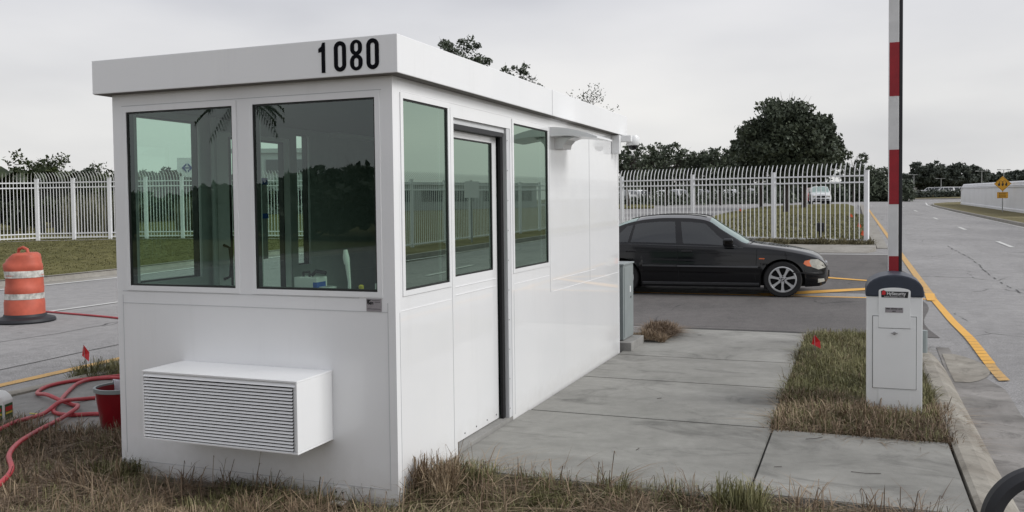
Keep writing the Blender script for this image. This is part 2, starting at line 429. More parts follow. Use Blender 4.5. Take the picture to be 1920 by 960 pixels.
# white lines
line('white_line', 'white_line', frange(21.55, 21.70, 1), lambda y: -3.9, lambda y: 3.3)
line('white_line', 'white_line', frange(-100, 60, 90), lambda y: -14.36, lambda y: -14.2)
wl = [(9.55, -100), (9.5, 40), (9.35, 56), (9.2, 70), (9.25, 85), (9.8, 106), (11.2, 130), (14, 140), (22, 146), (40, 150)]
def polyline(name, mat, pts, w, zf, sub=8):
    P = []
    for a, b in zip(pts[:-1], pts[1:]):
        for i in range(sub): P.append(Vector(a).lerp(Vector(b), i/sub))
    P.append(Vector(pts[-1])); vs = []
    for i, p in enumerate(P):
        t = (P[min(i+1, len(P)-1)]-P[max(i-1, 0)]).normalized(); r = Vector((-t.y, t.x))
        for s in (-1, 1): q = p+r*w*s/2; vs.append((q.x, q.y, zf(q.x, q.y)))
    fs = [(2*i, 2*i+2, 2*i+3, 2*i+1) for i in range(len(P)-1)]
    return tag(MB().add(vs, fs).build(name, mat, fix=True), kind='structure')
polyline('white_line', 'white_line', wl, .17, lambda x, y: RD(x, y)+.010)
for k, (ya, yb) in enumerate(((-34, -31), (-22, -19), (-10, -7), (2, 5), (14, 17), (25.6, 28.7), (37.0, 39.7), (49.4, 52.2), (64.6, 68.4), (80, 83.4), (97, 100.5))):
    xc = 6.84-.0095*max(0, yb-24)
    line('white_line', 'white_line', frange(ya, yb, 3), lambda y: xc-.07, lambda y: xc+.07)
for k, ya in enumerate((-30, -18, -6, 6, 18, 30, 42)):
    line('white_line', 'white_line', frange(ya, ya+3, 3), lambda y: -9.9, lambda y: -9.78)
# tar-filled seams along the right carriageway
def seam_pts(x0, y0, y1, amp, n):
    return [(x0+amp*math.sin(y*.9)+random.uniform(-amp, amp)*.6, y) for y in frange(y0, y1, n)]
for k in range(26):
    ya = 5+k*.8+random.uniform(0, .2); yb = ya+random.uniform(.25, .75); xa = 5.12+.05*math.sin(ya*.7)
    polyline('road_seam', 'crack_dark', [(xa+random.uniform(-.02, .02), ya+(yb-ya)*i/4) for i in range(5)], random.uniform(.012, .03), lambda x, y: RD(x, y)+.0055, 2)
for (x0, y0, dx, dy) in ((6.3, 8.6, 1.1, .25), (6.9, 9.9, 1.2, .6), (7.6, 7.4, .9, .5), (6.1, 12.3, .8, .1), (7.3, 14.4, 1.3, .2), (5.6, 7.4, .5, .5), (7.9, 18, 1.2, 1.6)):
    pts = [(x0+dx*i/7+random.uniform(-.05, .05), y0+dy*i/7+random.uniform(-.06, .06)) for i in range(8)]
    polyline('road_crack', 'crack_dark', pts, .018, lambda x, y: RD(x, y)+.0055, 2)
# left road seam lines
polyline('road_crack', 'crack_dark', [(-6.1-.05*math.sin(i), -2+i*.8) for i in range(12)], .016, lambda x, y: RD(x, y)+.0055, 3)
polyline('road_crack', 'crack_dark', [(-7.6+.06*math.sin(i*2), 1.6+i*.7) for i in range(6)], .016, lambda x, y: RD(x, y)+.0055, 3)

# second median behind the crossing: apron + grass
m2l = [(24.05, -9.5), (28, -7), (33, -4.1), (42, -5.0), (50, -5.55), (57, -5.57), (65, -5.1), (72, -4.4), (76, -2.3), (77.5, 0.2)]
m2r = [(24.05, 2.85), (30, 2.80), (40, 2.6), (53, 2.35), (70, 2.2), (77.5, 1.6)]
def interp(tab):
    a = np.array(tab); return lambda y: float(np.interp(y, a[:, 0], a[:, 1]))
MED = lambda x, y: H(x, y)+.12
sheet('median_grass', 'lawn', frange(24.05, 77.5, 60), interp(m2l), interp(m2r), MED, 20, skirt=.3)
sheet('median_apron', 'kerb_far', frange(22.15, 24.04, 4), lambda y: -10, lambda y: 2.98-.25*ss(22.9, 22.15, y), lambda x, y: H(x, y)+.11*ss(22.1, 22.6, y)+.01, 16, skirt=.3)
kerb_run('kerb', 'kerb_far', [(2.87-.004*max(0, y-30)*1.3, y) for y in frange(77, 24, 50)][::-1], [(0, -.2), (0, .13), (.12, .13), (.16, .02), (.45, .012), (.45, -.2)], H)
mlp = [(interp(m2l)(y), y) for y in frange(77, 24.1, 40)]
kerb_run('kerb', 'kerb_far', mlp, [(0, -.2), (0, .13), (.12, .13), (.16, .02), (.45, .012), (.45, -.2)], H)
# left verge, rising to the fence
LV = lambda x, y: H(x, y)+.14+.14*ss(-15.2, -24, x)
sheet('lawn', 'lawn', frange(-140, 62, 100), lambda y: -90, lambda y: -15.05-.6*ss(45, 62, y)*6, LV, 40, skirt=.35)
kerb_run('kerb', 'kerb_far', [(-15.04, y) for y in frange(46, -130, 100)][::-1][::-1], [(-.02, -.25), (-.02, .152), (-.15, .152)], H)
def kl(x0, ys, mat='kerb_far'):
    vs = []; fs = []
    pr = [(-.02, .147), (.13, .150), (.17, .02), (.55, .012), (.56, -.02)]
    for y in ys:
        for o, h in pr: vs.append((x0+o, y, H(x0, y)+h))
    n = len(pr)
    for j in range(len(ys)-1):
        for k in range(n-1): q = j*n+k; fs.append((q, q+1, q+n+1, q+n))
    return tag(MB().add(vs, fs).build('kerb', mat), kind='structure')
kl(-15.06, frange(-130, 46, 90))
# green strip and far kerb of the branch road
sheet('lawn', 'lawn', frange(72, 140, 14), lambda y: -110, lambda y: -14.3-.9*ss(74, 86, y)*3-.12*(y-74), lambda x, y: H(x, y)+.12, 12, skirt=.3)
# right verge with rounded end
vr = [(-140, 9.85), (40, 9.8), (56, 9.62), (70, 9.5), (85, 9.55), (100, 10.0), (114, 11.0), (122, 13), (127, 17), (130, 24)]
sheet('lawn', 'lawn_dry', frange(-140, 40, 40)+frange(42, 130, 44), interp(vr), lambda y: 160, lambda x, y: H(x, y)+.14, 30, skirt=.3)
kpts = [(b, a) for a, b in vr]
kpts = [(float(np.interp(y, [p[1] for p in kpts], [p[0] for p in kpts])), y) for y in frange(-130, 130, 160)]
kerb_run('kerb', 'kerb_far', kpts, [(.06, -.2), (.06, .155), (-.10, .155), (-.13, .02), (-.45, .012), (-.45, -.2)], H)
# far side of the cross road
sheet('lawn', 'lawn_dry', frange(176, 700, 20), lambda y: -400, lambda y: 400, lambda x, y: H(x, y)+.1+.4*ss(176, 200, y), 30, skirt=.4)
sheet('kerb', 'kerb_far', frange(174.0, 176, 2), lambda y: -160, lambda y: 160, lambda x, y: H(x, y)+.2, 30, skirt=.4)

# ------------------------------------------------------------------ guard booth
W, L, HT = 2.078, 5.165, 2.412
booth = thing('guard_booth', 'white prefabricated guard booth with tinted windows and number 1080 on the roof band', 'guard booth')
def wall_cells(us, zs, holes, t, f):          # f(u, depth, z) -> xyz
    def hole(u, z): return any(a < u < b and c < z < d for a, b, c, d in holes)
    us = sorted(set(us+[k for h in holes for k in h[:2]])); zs = sorted(set(zs+[k for h in holes for k in h[2:]]))
    nu, nz = len(us)-1, len(zs)-1
    S = [[not hole((us[i]+us[i+1])/2, (zs[j]+zs[j+1])/2) for j in range(nz)] for i in range(nu)]
    mb = MB()
    def q(a): mb.add([f(*p) for p in a], [(0, 1, 2, 3)])
    for i in range(nu):
        for j in range(nz):
            if not S[i][j]: continue
            a, b, c, d = us[i], us[i+1], zs[j], zs[j+1]
            q([(a, 0, c), (b, 0, c), (b, 0, d), (a, 0, d)]); q([(a, t, c), (a, t, d), (b, t, d), (b, t, c)])
            if i == 0 or not S[i-1][j]: q([(a, 0, c), (a, 0, d), (a, t, d), (a, t, c)])
            if i == nu-1 or not S[i+1][j]: q([(b, 0, c), (b, t, c), (b, t, d), (b, 0, d)])
            if j == 0 or not S[i][j-1]: q([(a, 0, c), (a, t, c), (b, t, c), (b, 0, c)])
            if j == nz-1 or not S[i][j+1]: q([(a, 0, d), (b, 0, d), (b, t, d), (a, t, d)])
    return mb
FF = lambda u, d, z: (u, d, z)                 # front wall: u = x, d inward (+y)
FR = lambda u, d, z: (-d, u, z)                # right wall: u = y, d inward (-x)
FL = lambda u, d, z: (-W+d, u, z)              # left wall
FB = lambda u, d, z: (u, L-d, z)
ZT, ZB, T = 2.292, 1.163, .06
hf = [(-1.962, -1.119, ZB, ZT), (-.966, -.114, ZB, ZT)]
hr = [(.120, .729, ZB, ZT), (.825, 1.848, -.083, 2.243), (1.915, 2.725, ZB, ZT)]
hl = [(.13, .74, ZB, ZT), (.90, 1.86, .02, 2.243), (1.945, 2.135, ZB, ZT)]
wall_cells([-W, 0], [-.083, HT], hf, T, FF).build('wall', 'booth_white', booth, fix=True)
wall_cells([T, L-T], [-.083, HT], hr, T, FR).build('wall', 'booth_gloss', booth, fix=True)
wall_cells([T, L-T], [-.083, HT], hl, T, FL).build('wall', 'booth_white', booth, fix=True)
wall_cells([-W, 0], [-.083, HT], [(-1.6, -.5, 1.2, 2.2)], T, FB).build('wall', 'booth_white', booth, fix=True)
def window(u0, u1, z0, z1, F_, gl, parent=booth, rec=.003):
    g = .011; mb = MB()
    def bx(a, b, c, d, d0, d1):
        P = [F_(u, dd, z) for dd in (d0, d1) for (u, z) in ((a, c), (b, c), (b, d), (a, d))]
        mb.add(P, [(0,1,2,3), (7,6,5,4), (0,4,5,1), (1,5,6,2), (2,6,7,3), (3,7,4,0)])
    bx(u0, u0+g, z0, z1, rec, .05); bx(u1-g, u1, z0, z1, rec, .05); bx(u0+g, u1-g, z0, z0+g, rec, .05); bx(u0+g, u1-g, z1-g, z1, rec, .05)
    w = mb.build('window', 'gasket', parent, fix=True)
    p = MB().add([F_(u0+g, rec+.005, z0+g), F_(u1-g, rec+.005, z0+g), F_(u1-g, rec+.005, z1-g), F_(u0+g, rec+.005, z1-g)], [(0, 1, 2, 3)])
    return w, p
def outward(me_obj, n):
    me = me_obj.data
    if me.polygons[0].normal.dot(Vector(n)) < 0: me.flip_normals()
def add_win(u0, u1, z0, z1, F_, gl, n):
    w, p = window(u0, u1, z0, z1, F_, gl); o = p.build('pane', gl, w); o.data.update(); outward(o, n); return w
for h in hf: add_win(*h, FF, 'glass_front', (0, -1, 0))
for h in (hr[0], hr[2]): add_win(*h, FR, 'glass_side', (1, 0, 0))
for h in (hl[0], hl[2]): add_win(*h, FL, 'glass_front', (-1, 0, 0))
add_win(-1.6, -.5, 1.2, 2.2, FB, 'glass_side', (0, 1, 0))
# seams and panel lines (thin beads proud of the skin)
def bead(F_, segs, mat, w=.0035, pr=.0018, name='panel_seam'):
    mb = MB()
    for (a, c, b, d) in segs:
        if abs(a-b) < 1e-6: a0, a1, c0, c1 = a-w, a+w, c, d
        else: a0, a1, c0, c1 = a, b, c-w, c+w
        P = [F_(u, dd, z) for dd in (-pr, .004) for (u, z) in ((a0, c0), (a1, c0), (a1, c1), (a0, c1))]
        mb.add(P, [(0,1,2,3), (7,6,5,4), (0,4,5,1), (1,5,6,2), (2,6,7,3), (3,7,4,0)])
    return mb.build_each(name, mat, booth, fix=True)
bead(FF, [(-2.03, 1.047, -.05, 1.047), (-2.03, 1.125, -.24, 1.125), (-2.03, .005, -.06, .005), (-2.0, 2.333, -.07, 2.333), (-.05, .01, -.05, 1.10), (-2.03, .05, -2.03, 1.10)], 'seam', .002)
bead(FR, [(.05, 1.047, .76, 1.047), (1.90, 1.047, 2.74, 1.047), (2.82, .90, 5.11, .90), (.10, 2.333, 5.1, 2.333), (2.82, 1.0, 4.2, 1.0)], 'seam_light', .0022)
bead(FR, [(.775, .03, .775, 2.30), (1.895, .03, 1.895, 1.0), (2.775, .9, 2.775, 2.33), (4.0, .9, 4.0, 2.33), (.05, .0, .05, 1.04), (5.12, .02, 5.12, 2.33)], 'seam', .0018)
# frame mouldings round the windows
def mould(F_, h, mat='booth_white', w=.032, gap=.0):
    u0, u1, z0, z1 = h; mb = MB()
    def bx(a, b, c, d):
        P = [F_(u, dd, z) for dd in (-.006, .02) for (u, z) in ((a, c), (b, c), (b, d), (a, d))]
        mb.add(P, [(0,1,2,3), (7,6,5,4), (0,4,5,1), (1,5,6,2), (2,6,7,3), (3,7,4,0)])
    bx(u0-w, u0, z0-w, z1+w); bx(u1, u1+w, z0-w, z1+w); bx(u0, u1, z0-w, z0); bx(u0, u1, z1, z1+w)
    return mb.build('window_trim', mat, booth, fix=True)
for h in hf: mould(FF, h)
for h in (hr[0], hr[2]): mould(FR, h, 'booth_gloss')
# roof with deep fascia
o_ = .082
roof = MB().box(-W-o_, o_, -o_, L+o_, 2.4105, 2.627).build('roof', 'booth_white', booth, bevel=.004)
MB().box(-W-.074, .074, -.074, L+.074, 2.4080, 2.4103).build('soffit', 'soffit_shade', booth)
MB().box(.0822, .084, 2.628, 2.632, 2.412, 2.626).build('fascia_seam', 'seam', booth)
# house number 1080: own condensed shapes
def stadium(cx, cz, rx, rz, n=8, e=1.0):
    pts = []
    r = rx
    for k in range(4*n):
        t = 2*math.pi*k/(4*n); x = r*math.cos(t); z = r*math.sin(t)
        z += (rz-r) if math.sin(t) > 1e-9 else (-(rz-r) if math.sin(t) < -1e-9 else 0)
        if abs(math.sin(t)) < 1e-9: pts.append((cx+x, cz+(rz-r))) if math.cos(t) < 0 else pts.append((cx+x, cz-(rz-r)))
        pts.append((cx+x, cz+z) if abs(math.sin(t)) > 1e-9 else (cx+x, cz+(-(rz-r) if math.cos(t) < 0 else (rz-r))))
    return pts
def ringmesh(mb, outer, inner, yf, yb):
    n = len(outer); vs = [(x, yf, z) for x, z in outer]+[(x, yf, z) for x, z in inner]+[(x, yb, z) for x, z in outer]+[(x, yb, z) for x, z in inner]
    fs = []
    for i in range(n):
        j = (i+1) % n
        fs += [(i, j, n+j, n+i), (i, 2*n+i, 2*n+j, j), (n+i, n+j, 3*n+j, 3*n+i)]
    mb.add(vs, fs)
num = D.objects.new('house_number', None); COL.objects.link(num); num.parent = booth
yf, yb = -o_-.0035, -o_+.001
zc, hh = 2.524, .087
def dig0(cx):
    mb = MB(); ringmesh(mb, stadium(cx, zc, .040, hh), stadium(cx, zc, .0145, hh-.024), yf, yb); mb.build('digit', 'digit_black', num, fix=True)
mb = MB(); one = [(-.388, zc-hh), (-.388, zc+hh), (-.405, zc+hh), (-.414, zc+hh-.022), (-.432, zc+hh-.034), (-.432, zc+hh-.056), (-.412, zc+hh-.052), (-.412, zc-hh)]
mb.prism(one, lambda x, z: (x, yf, z), lambda x, z: (x, yb, z)); mb.build('digit', 'digit_black', num, fix=True)
dig0(-.288); dig0(-.074)
mb = MB(); ringmesh(mb, stadium(-.181, zc+.043, .0385, .044), stadium(-.181, zc+.045, .013, .0245), yf, yb); ringmesh(mb, stadium(-.181, zc-.041, .041, .046), stadium(-.181, zc-.042, .0145, .026), yf+.0003, yb); mb.build('digit', 'digit_black', num, fix=True)
# maker's plate
pl = MB().box(-.190, -.090, -.004, .002, 1.050, 1.124).build('name_plate', 'plate_metal', booth)
MB().prism([(-.184, 1.118), (-.156, 1.118), (-.168, 1.110), (-.184, 1.092)], lambda x, z: (x, -.0065, z), lambda x, z: (x, -.0035, z)).build('emblem', 'black', pl, fix=True)
def text(s, size, mat, parent, loc, rot, name, ext=.0006, bold=0, sx=1):
    cu = D.curves.new(name, 'FONT'); cu.body = s; cu.size = size; cu.extrude = ext; cu.offset = bold; cu.align_x = 'CENTER'; cu.align_y = 'CENTER'
    to = D.objects.new('t', cu); COL.objects.link(to); bpy.context.view_layer.update()
    me = D.meshes.new_from_object(to.evaluated_get(bpy.context.evaluated_depsgraph_get())); D.objects.remove(to)
    o = link(name, me, mat, parent); o.location = loc; o.rotation_euler = rot; o.scale = (sx, 1, 1); return o
text('MPI', .022, 'black', pl, (-.160, -.0047, 1.096), (R_(90), 0, 0), 'lettering', bold=.0006)
mb = MB()
for z, a, b in ((1.113, -.150, -.100), (1.104, -.135, -.098), (1.064, -.184, -.096)): mb.box(a, b, -.0048, -.0035, z-.0012, z+.0012)
mb.build_each('fine_print', 'car_trim', pl)
# wall-mounted air conditioner with louvres
ac = D.objects.new('air_conditioner', None); COL.objects.link(ac); ac.parent = booth
AX0, AX1, AZ0, AZ1, AD = -1.545, -.435, .272, .688, .36
mb = MB()
mb.box(AX0, AX1, -AD, -.001, AZ1-.012, AZ1); mb.box(AX0, AX1, -AD, -.001, AZ0, AZ0+.012)
mb.box(AX0, AX0+.012, -AD, -.001, AZ0+.012, AZ1-.012); mb.box(AX1-.012, AX1, -AD, -.001, AZ0+.012, AZ1-.012)
mb.build('housing', 'booth_white', ac, bevel=.0025)
MB().box(AX0+.0125, AX1-.0125, -AD+.05, -AD+.06, AZ0+.0125, AZ1-.0125).build('backing', 'void', ac)
mb = MB(); n = 19
for k in range(n):
    z = AZ0+.016+(AZ1-AZ0-.055)*(k+.5)/n; p = (AZ1-AZ0-.055)/n
    prof = [(-AD+.001, z-p*.30), (-AD+.0015, z-p*.38), (-AD+.013, z+p*.16), (-AD+.009, z+p*.22)]
    mb.prism(prof, lambda y, zz: (AX0+.0128, y, zz), lambda y, zz: (AX1-.034, y, zz))
mb.build_each('louvre', 'booth_white', ac, fix=True)
mb = MB(); mb.prism([(-AD-.002, AZ1-.034), (-AD+.014, AZ1-.0125), (-AD+.02, AZ1-.0125), (-AD+.02, AZ1-.036)], lambda y, z: (AX0+.0126, y, z), lambda y, z: (AX1-.0126, y, z)); mb.build('top_flange', 'booth_white', ac, fix=True)
mb = MB().prism([(AX1-.034, -AD+.012), (AX1-.0126, -AD-.003), (AX1-.0126, -AD+.02), (AX1-.034, -AD+.02)], lambda x, y: (x, y, AZ0+.0126), lambda x, y: (x, y, AZ1-.036)); mb.build('side_flange', 'booth_grey', ac, fix=True)
# anchor brackets at the front foot
def bracket(x, zt=.02):
    b = MB().box(x-.05, x+.05, -.009, -.0025, -.095, zt); b.box(x-.05, x+.05, -.07, -.009, -.095, -.088)
    o = b.build('anchor_bracket', 'booth_white', booth)
    mb = MB()
    for dx in (-.025, .02):
        for z in (zt-.03, zt-.07): mb.lathe([(.0, -.0115), (.006, -.0115), (.006, -.009)], 8, (x+dx, 0, z), 'y')
    mb.build_each('bolt', 'brake', o)
bracket(-2.02, .01); bracket(-.39, -.01)
# door: recessed sliding leaf, track, frame
mb = MB().box(-.058, -.02, .826, .842, 0.0, 2.242).box(-.058, -.004, 1.783, 1.8475, 0.0, 2.242)
mb.box(-.058, -.02, .842, 1.775, 2.205, 2.242)
df = mb.build('door_frame', 'booth_grey', booth)
MB().box(-.057, -.035, 1.735, 1.7825, .02, 2.2045).build('dark_gap_strip', 'void', df)  # near-black strip painting the shaded gap beside the leaf
MB().box(-.057, -.012, .8425, 1.735, 2.172, 2.2045).build('door_track', 'black', df)
mb = MB()
for z in frange(.1, 2.15, 9): mb.lathe([(0, .0012), (.004, .0012), (.004, 0)], 8, (0, 1.79, z), 'x')
mb.build_each('screw', 'black', df)
door = D.objects.new('door', None); COL.objects.link(door); door.parent = booth
dy0, dy1, dz0, dz1 = .843, 1.734, .035, 2.171
mb = wall_cells([dy0, dy1], [dz0, dz1], [(.91, 1.655, 1.175, 2.125)], .035, lambda u, d, z: (-.072-d, u, z))
mb.build('leaf', 'booth_gloss', door, fix=True)
w_, p_ = window(.91, 1.655, 1.175, 2.125, lambda u, d, z: (-.072-d, u, z), 'glass_side', door, .003)
o = p_.build('pane', 'glass_side', w_); o.data.update(); outward(o, (1, 0, 0))
mb = MB().box(-.0714, -.068, .86, 1.70, 1.103, 1.106).box(-.0714, -.068, .86, 1.70, 1.047, 1.050); mb.build_each('panel_seam', 'seam_light', door)
mb = MB()
for y in (.9, 1.1, 1.3, 1.5, 1.68): mb.lathe([(0, -.0695), (.006, -.0695), (.006, -.072)], 8, (0, y, .07), 'x')
mb.build_each('screw', 'brake', door)
# door leaf handle (inside pull seen through the front glass)
MB().box(-.20, -.0, .8265, 1.8465, -.083, .028).build('threshold', 'slab', booth, bevel=.003)
# left sliding door
ld = D.objects.new('door', None); COL.objects.link(ld); ld.parent = booth
FLd = lambda u, d, z: (-W+.02+d, u, z)
wall_cells([.902, 1.858], [.03, 2.241], [(1.08, 1.76, .97, 2.205)], .035, FLd).build('leaf', 'booth_white', ld, fix=True)
w_, p_ = window(1.08, 1.76, .97, 2.205, FLd, 'glass_front', ld, .004)
o = p_.build('pane', 'glass_front', w_); o.data.update(); outward(o, (-1, 0, 0))
MB().tube([(-W+.057, 1.00, 1.12), (-W+.11, 1.00, 1.14), (-W+.125, 1.00, 1.25), (-W+.11, 1.00, 1.36), (-W+.057, 1.00, 1.38)], .011, 8).build('handle', 'black', ld)
# interior lining, floor, ceiling, counter, mullions
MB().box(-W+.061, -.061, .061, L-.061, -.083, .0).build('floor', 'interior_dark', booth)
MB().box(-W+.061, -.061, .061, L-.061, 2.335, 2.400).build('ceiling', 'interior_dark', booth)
for (F_, hs, nm) in ((FR, hr, 'lining'), (FL, hl, 'lining')):
    wall_cells([.0635, L-.0635], [.002, 2.333], hs, .012, lambda u, d, z, F_=F_: F_(u, .0615+d, z)).build(nm, 'interior', booth, fix=True)
wall_cells([-W+.08, -.08], [.002, 2.333], hf, .012, lambda u, d, z: FF(u, .0615+d, z)).build('lining', 'interior', booth, fix=True)
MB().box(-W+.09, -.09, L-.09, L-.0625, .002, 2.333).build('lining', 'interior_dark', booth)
MB().box(-W+.085, -.80, .078, .62, 1.0, 1.035).box(-W+.085, -W+.12, .078, .6, .0, 1.0).build('counter', 'interior', booth, bevel=.003)
MB().box(-.799, -.085, .078, .50, 1.0, 1.035).build('counter', 'interior', booth, bevel=.003)
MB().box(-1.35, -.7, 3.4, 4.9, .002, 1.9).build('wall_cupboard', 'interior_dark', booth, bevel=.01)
MB().box(-2.01, -1.9, 2.44, 3.24, 2.300, 2.334).build('ceiling_light', 'white_plastic', booth)
MB().tube([(-W+.12, .83, 1.0), (-W+.12, .83, 2.33)], .022, 8).build('conduit', 'interior', booth)
# wall lamp (curved hood on a bracket)
wl_ = D.objects.new('wall_lamp', None); COL.objects.link(wl_); wl_.parent = booth
n = 14; vs = []; 
def hood(side):
    pts = []
    for i in range(n+1):
        t = i/n; pts.append((.001+.42*t, 2.330-.095*t**1.8))
    return pts
top = hood(0); poly = top+[(x, z-.012-.070*max(0, 1-x/.42)**.7) for x, z in top[::-1]]
mb = MB().prism(poly, lambda x, z: (x, 2.80, z), lambda x, z: (x, 3.30, z)); mb.build('lamp_hood', 'booth_white', wl_, fix=True)
br = [(.001, 2.25), (.001, 2.15), (.075, 2.15), (.085, 2.19), (.12, 2.225), (.18, 2.245)]
MB().prism(br, lambda x, z: (x, 2.93, z), lambda x, z: (x, 3.16, z)).build('lamp_bracket', 'booth_white', wl_, fix=True)
# dome camera on an arm at the far end
cc = D.objects.new('security_camera', None); COL.objects.link(cc); cc.parent = booth
MB().box(.001, .09, 4.86, 4.93, 2.20, 2.40).box(.03, .20, 4.93, 5.00, 2.33, 2.40).build('camera_arm', 'booth_white', cc, bevel=.006)
MB().lathe([(0, .06), (.062, .055), (.072, .03), (.072, -.035), (.06, -.05), (0, -.05)], 20, (.19, 5.06, 2.345)).build('camera_body', 'booth_white', cc)
MB().lathe([(.052, -.05), (.048, -.075), (.030, -.095), (0, -.102)], 20, (.19, 5.06, 2.345)).build('camera_dome', 'car_black', cc)

# items on the counter, seen through the front glass
cz = 1.0365
o = thing('first_aid_box', 'white box with a blue mark and black clips on top, inside the booth window', 'box', (-.79, .14, cz))
MB().box(0, .165, 0, .12, 0, .19).build('case', 'white_plastic', o, bevel=.006)
MB().box(.14, .1663, -.0015, .10, .10, .16).build('label', 'blue_tape', o)
MB().tube([(.03, .06, .19), (.03, .06, .215), (.075, .06, .22), (.075, .06, .19)], .008, 8).tube([(.10, .05, .2), (.13, .05, .225), (.2, .05, .215)], .012, 8).build_each('clip', 'black', o)
o = thing('paper_roll', 'white round roll beside the white box inside the booth window', 'roll', (-.585, .2, cz))
MB().lathe([(.018, 0), (.055, 0), (.055, .13), (.018, .13)], 20).build('roll', 'white_plastic', o)
o = thing('dish_brush', 'white brush with upright handle behind the booth window glass', 'brush', (-.44, .22, cz))
MB().tube([(0, 0, 0), (.0, 0, .16), (-.012, 0, .27)], [.012, .010, .016], 8).build('handle', 'white_plastic', o)
MB().tube([(-.014, 0, .27), (-.02, 0, .31), (-.024, 0, .36)], [.018, .021, .012], 10).build('bristle_head', 'white_plastic', o)
o = thing('spray_bottle', 'small bottle with a yellow cap inside the booth window corner', 'bottle', (-.315, .15, cz))
MB().lathe([(0, 0), (.03, 0), (.03, .09), (.012, .11), (.012, .115)], 16).build('bottle', 'white_plastic', o)
MB().lathe([(.016, .115), (.016, .145), (.008, .152), (0, .152)], 16).build('cap', 'label_yellow', o)
o = thing('detergent_bottle', 'squat white bottle with white cap at the right end of the booth window', 'bottle', (-.2, .16, cz))
MB().lathe([(0, 0), (.05, 0), (.055, .08), (.04, .115), (.02, .125)], 20).build('bottle', 'white_plastic', o)
MB().lathe([(.022, .125), (.022, .16), (0, .165)], 16).build('cap', 'white_plastic', o)
o = thing('taped_sheet', 'pale grey sheet held with two strips of blue tape inside the booth', 'sheet', (-1.965, 1.33, 0))
MB().box(0, .008, 0, .13, 1.25, 1.86).build('sheet', 'interior', o)
MB().box(.0085, .0105, -.01, .14, 1.845, 1.90).build('tape', 'blue_tape', o)
MB().box(.0085, .0105, -.01, .14, 1.575, 1.615).build('tape', 'blue_tape', o)

# ------------------------------------------------------------------ utility cabinet behind the booth
u = thing('utility_cabinet', 'grey-green metal electrical cabinet standing behind the booth', 'cabinet', (0, 0, 0))
MB().box(-.85, 0.0, 5.34, 5.82, .105, .955).build('cabinet_body', 'util_green', u, bevel=.006)
MB().box(-.87, .012, 5.325, 5.835, .9555, .975).build('lid', 'util_green', u, bevel=.004)
MB().box(.0005, .006, 5.38, 5.80, .13, .93).build('door', 'util_green', u, bevel=.002)
MB().box(.0062, .0075, 5.63, 5.67, .63, .70).build('label', 'logo_white', u)
MB().box(.0062, .02, 5.645, 5.66, .56, .585).build('latch', 'steel', u)
tag(MB().box(-1.0, .115, 5.24, 5.86, -.03, .095).build('concrete_pad', 'slab', None, bevel=.008), 'rough concrete pad under the grey-green electrical cabinet', 'concrete pad')

# ------------------------------------------------------------------ barrier gate operator and boom
gx, gy, gz = 2.755, 3.05, -.04
op = thing('gate_operator', 'white barrier gate cabinet with dark rounded cap on the grass island', 'gate operator', (gx, gy, gz))
MB().box(-.202, .202, 0, .42, 0, .945).build('cabinet_body', 'cabinet_white', op, bevel=.006)
hood_ = [(-.212, .945), (.212, .945), (.212, .985)]
for i in range(13):
    t = math.pi*i/12; hood_.append((.212*math.cos(t), .985+.135*math.sin(t)**.9 if 0 < i < 12 else .985))
hood_.append((-.212, .985))
hp = []
for p in hood_:
    if not hp or (abs(p[0]-hp[-1][0])+abs(p[1]-hp[-1][1])) > 1e-4: hp.append(p)
if abs(hp[0][0]-hp[-1][0])+abs(hp[0][1]-hp[-1][1]) < 1e-4: hp.pop()
MB().prism(hp, lambda x, z: (x, -.012, z), lambda x, z: (x, .43, z)).build('cap', 'cap_navy', op, bevel=.012, fix=True)
fp = [(-.115, .70), (.115, .70), (.115, .992)]+[(.115*math.cos(math.pi*i/10), .992+.026*math.sin(math.pi*i/10)) for i in range(1, 10)]+[(-.115, .992)]
tab = MB().prism(fp, lambda x, z: (x, -.0165, z), lambda x, z: (x, -.0005, z)).build('front_panel', 'cabinet_white', op, bevel=.002, fix=True)
bl = [(-.095, .940), (.095, .940), (.10, .988), (-.062, .988), (-.078, .999), (-.098, .990)]
MB().prism(bl, lambda x, z: (x, -.0185, z), lambda x, z: (x, -.0162, z)).build('logo_badge', 'black', tab, fix=True)
MB().prism([(-.094, .962), (-.088, .990), (-.080, .997), (-.066, .992), (-.064, .968), (-.074, .960)], lambda x, z: (x, -.0198, z), lambda x, z: (x, -.0183, z)).build('logo_mark', 'logo_red', tab, fix=True)
text('HySecurity', .036, 'logo_white', tab, (.012, -.0192, .971), (R_(90), 0, 0), 'lettering', bold=.0004, sx=.86)
text('Reliable  Automation  Security', .0125, 'logo_white', tab, (0, -.0192, .9475), (R_(90), 0, 0), 'lettering', sx=.95)
MB().box(-.068, .062, -.0186, -.0162, .822, .862).build('notice_plate', 'plate_metal', tab)
text('FREE  SERVICE  LINE', .013, 'black', tab, (-.003, -.0194, .852), (R_(90), 0, 0), 'lettering', bold=.0004)
text('HELP', .012, 'black', tab, (-.003, -.0194, .832), (R_(90), 0, 0), 'lettering', bold=.0003)
MB().box(-.160, .160, -.0009, -.0003, .218, .793).build('door_gap', 'black', op)
dr_o = MB().box(-.156, .156, -.012, -.001, .222, .696).build('door', 'cabinet_white', op, bevel=.002)
MB().box(-.156, -.1155, -.012, -.001, .6962, .789).box(.1155, .156, -.012, -.001, .6962, .789).build_each('door_rim', 'cabinet_white', op)
MB().lathe([(0, -.032), (.010, -.032), (.013, -.026), (.013, -.012)], 14, (0, 0, .66), 'y').box(-.022, .022, -.034, -.028, .657, .666).build('lock', 'steel', dr_o)
MB().box(-.116, .116, -.006, -.001, 0.02, .212).build('lower_panel', 'cabinet_white', op, bevel=.002)
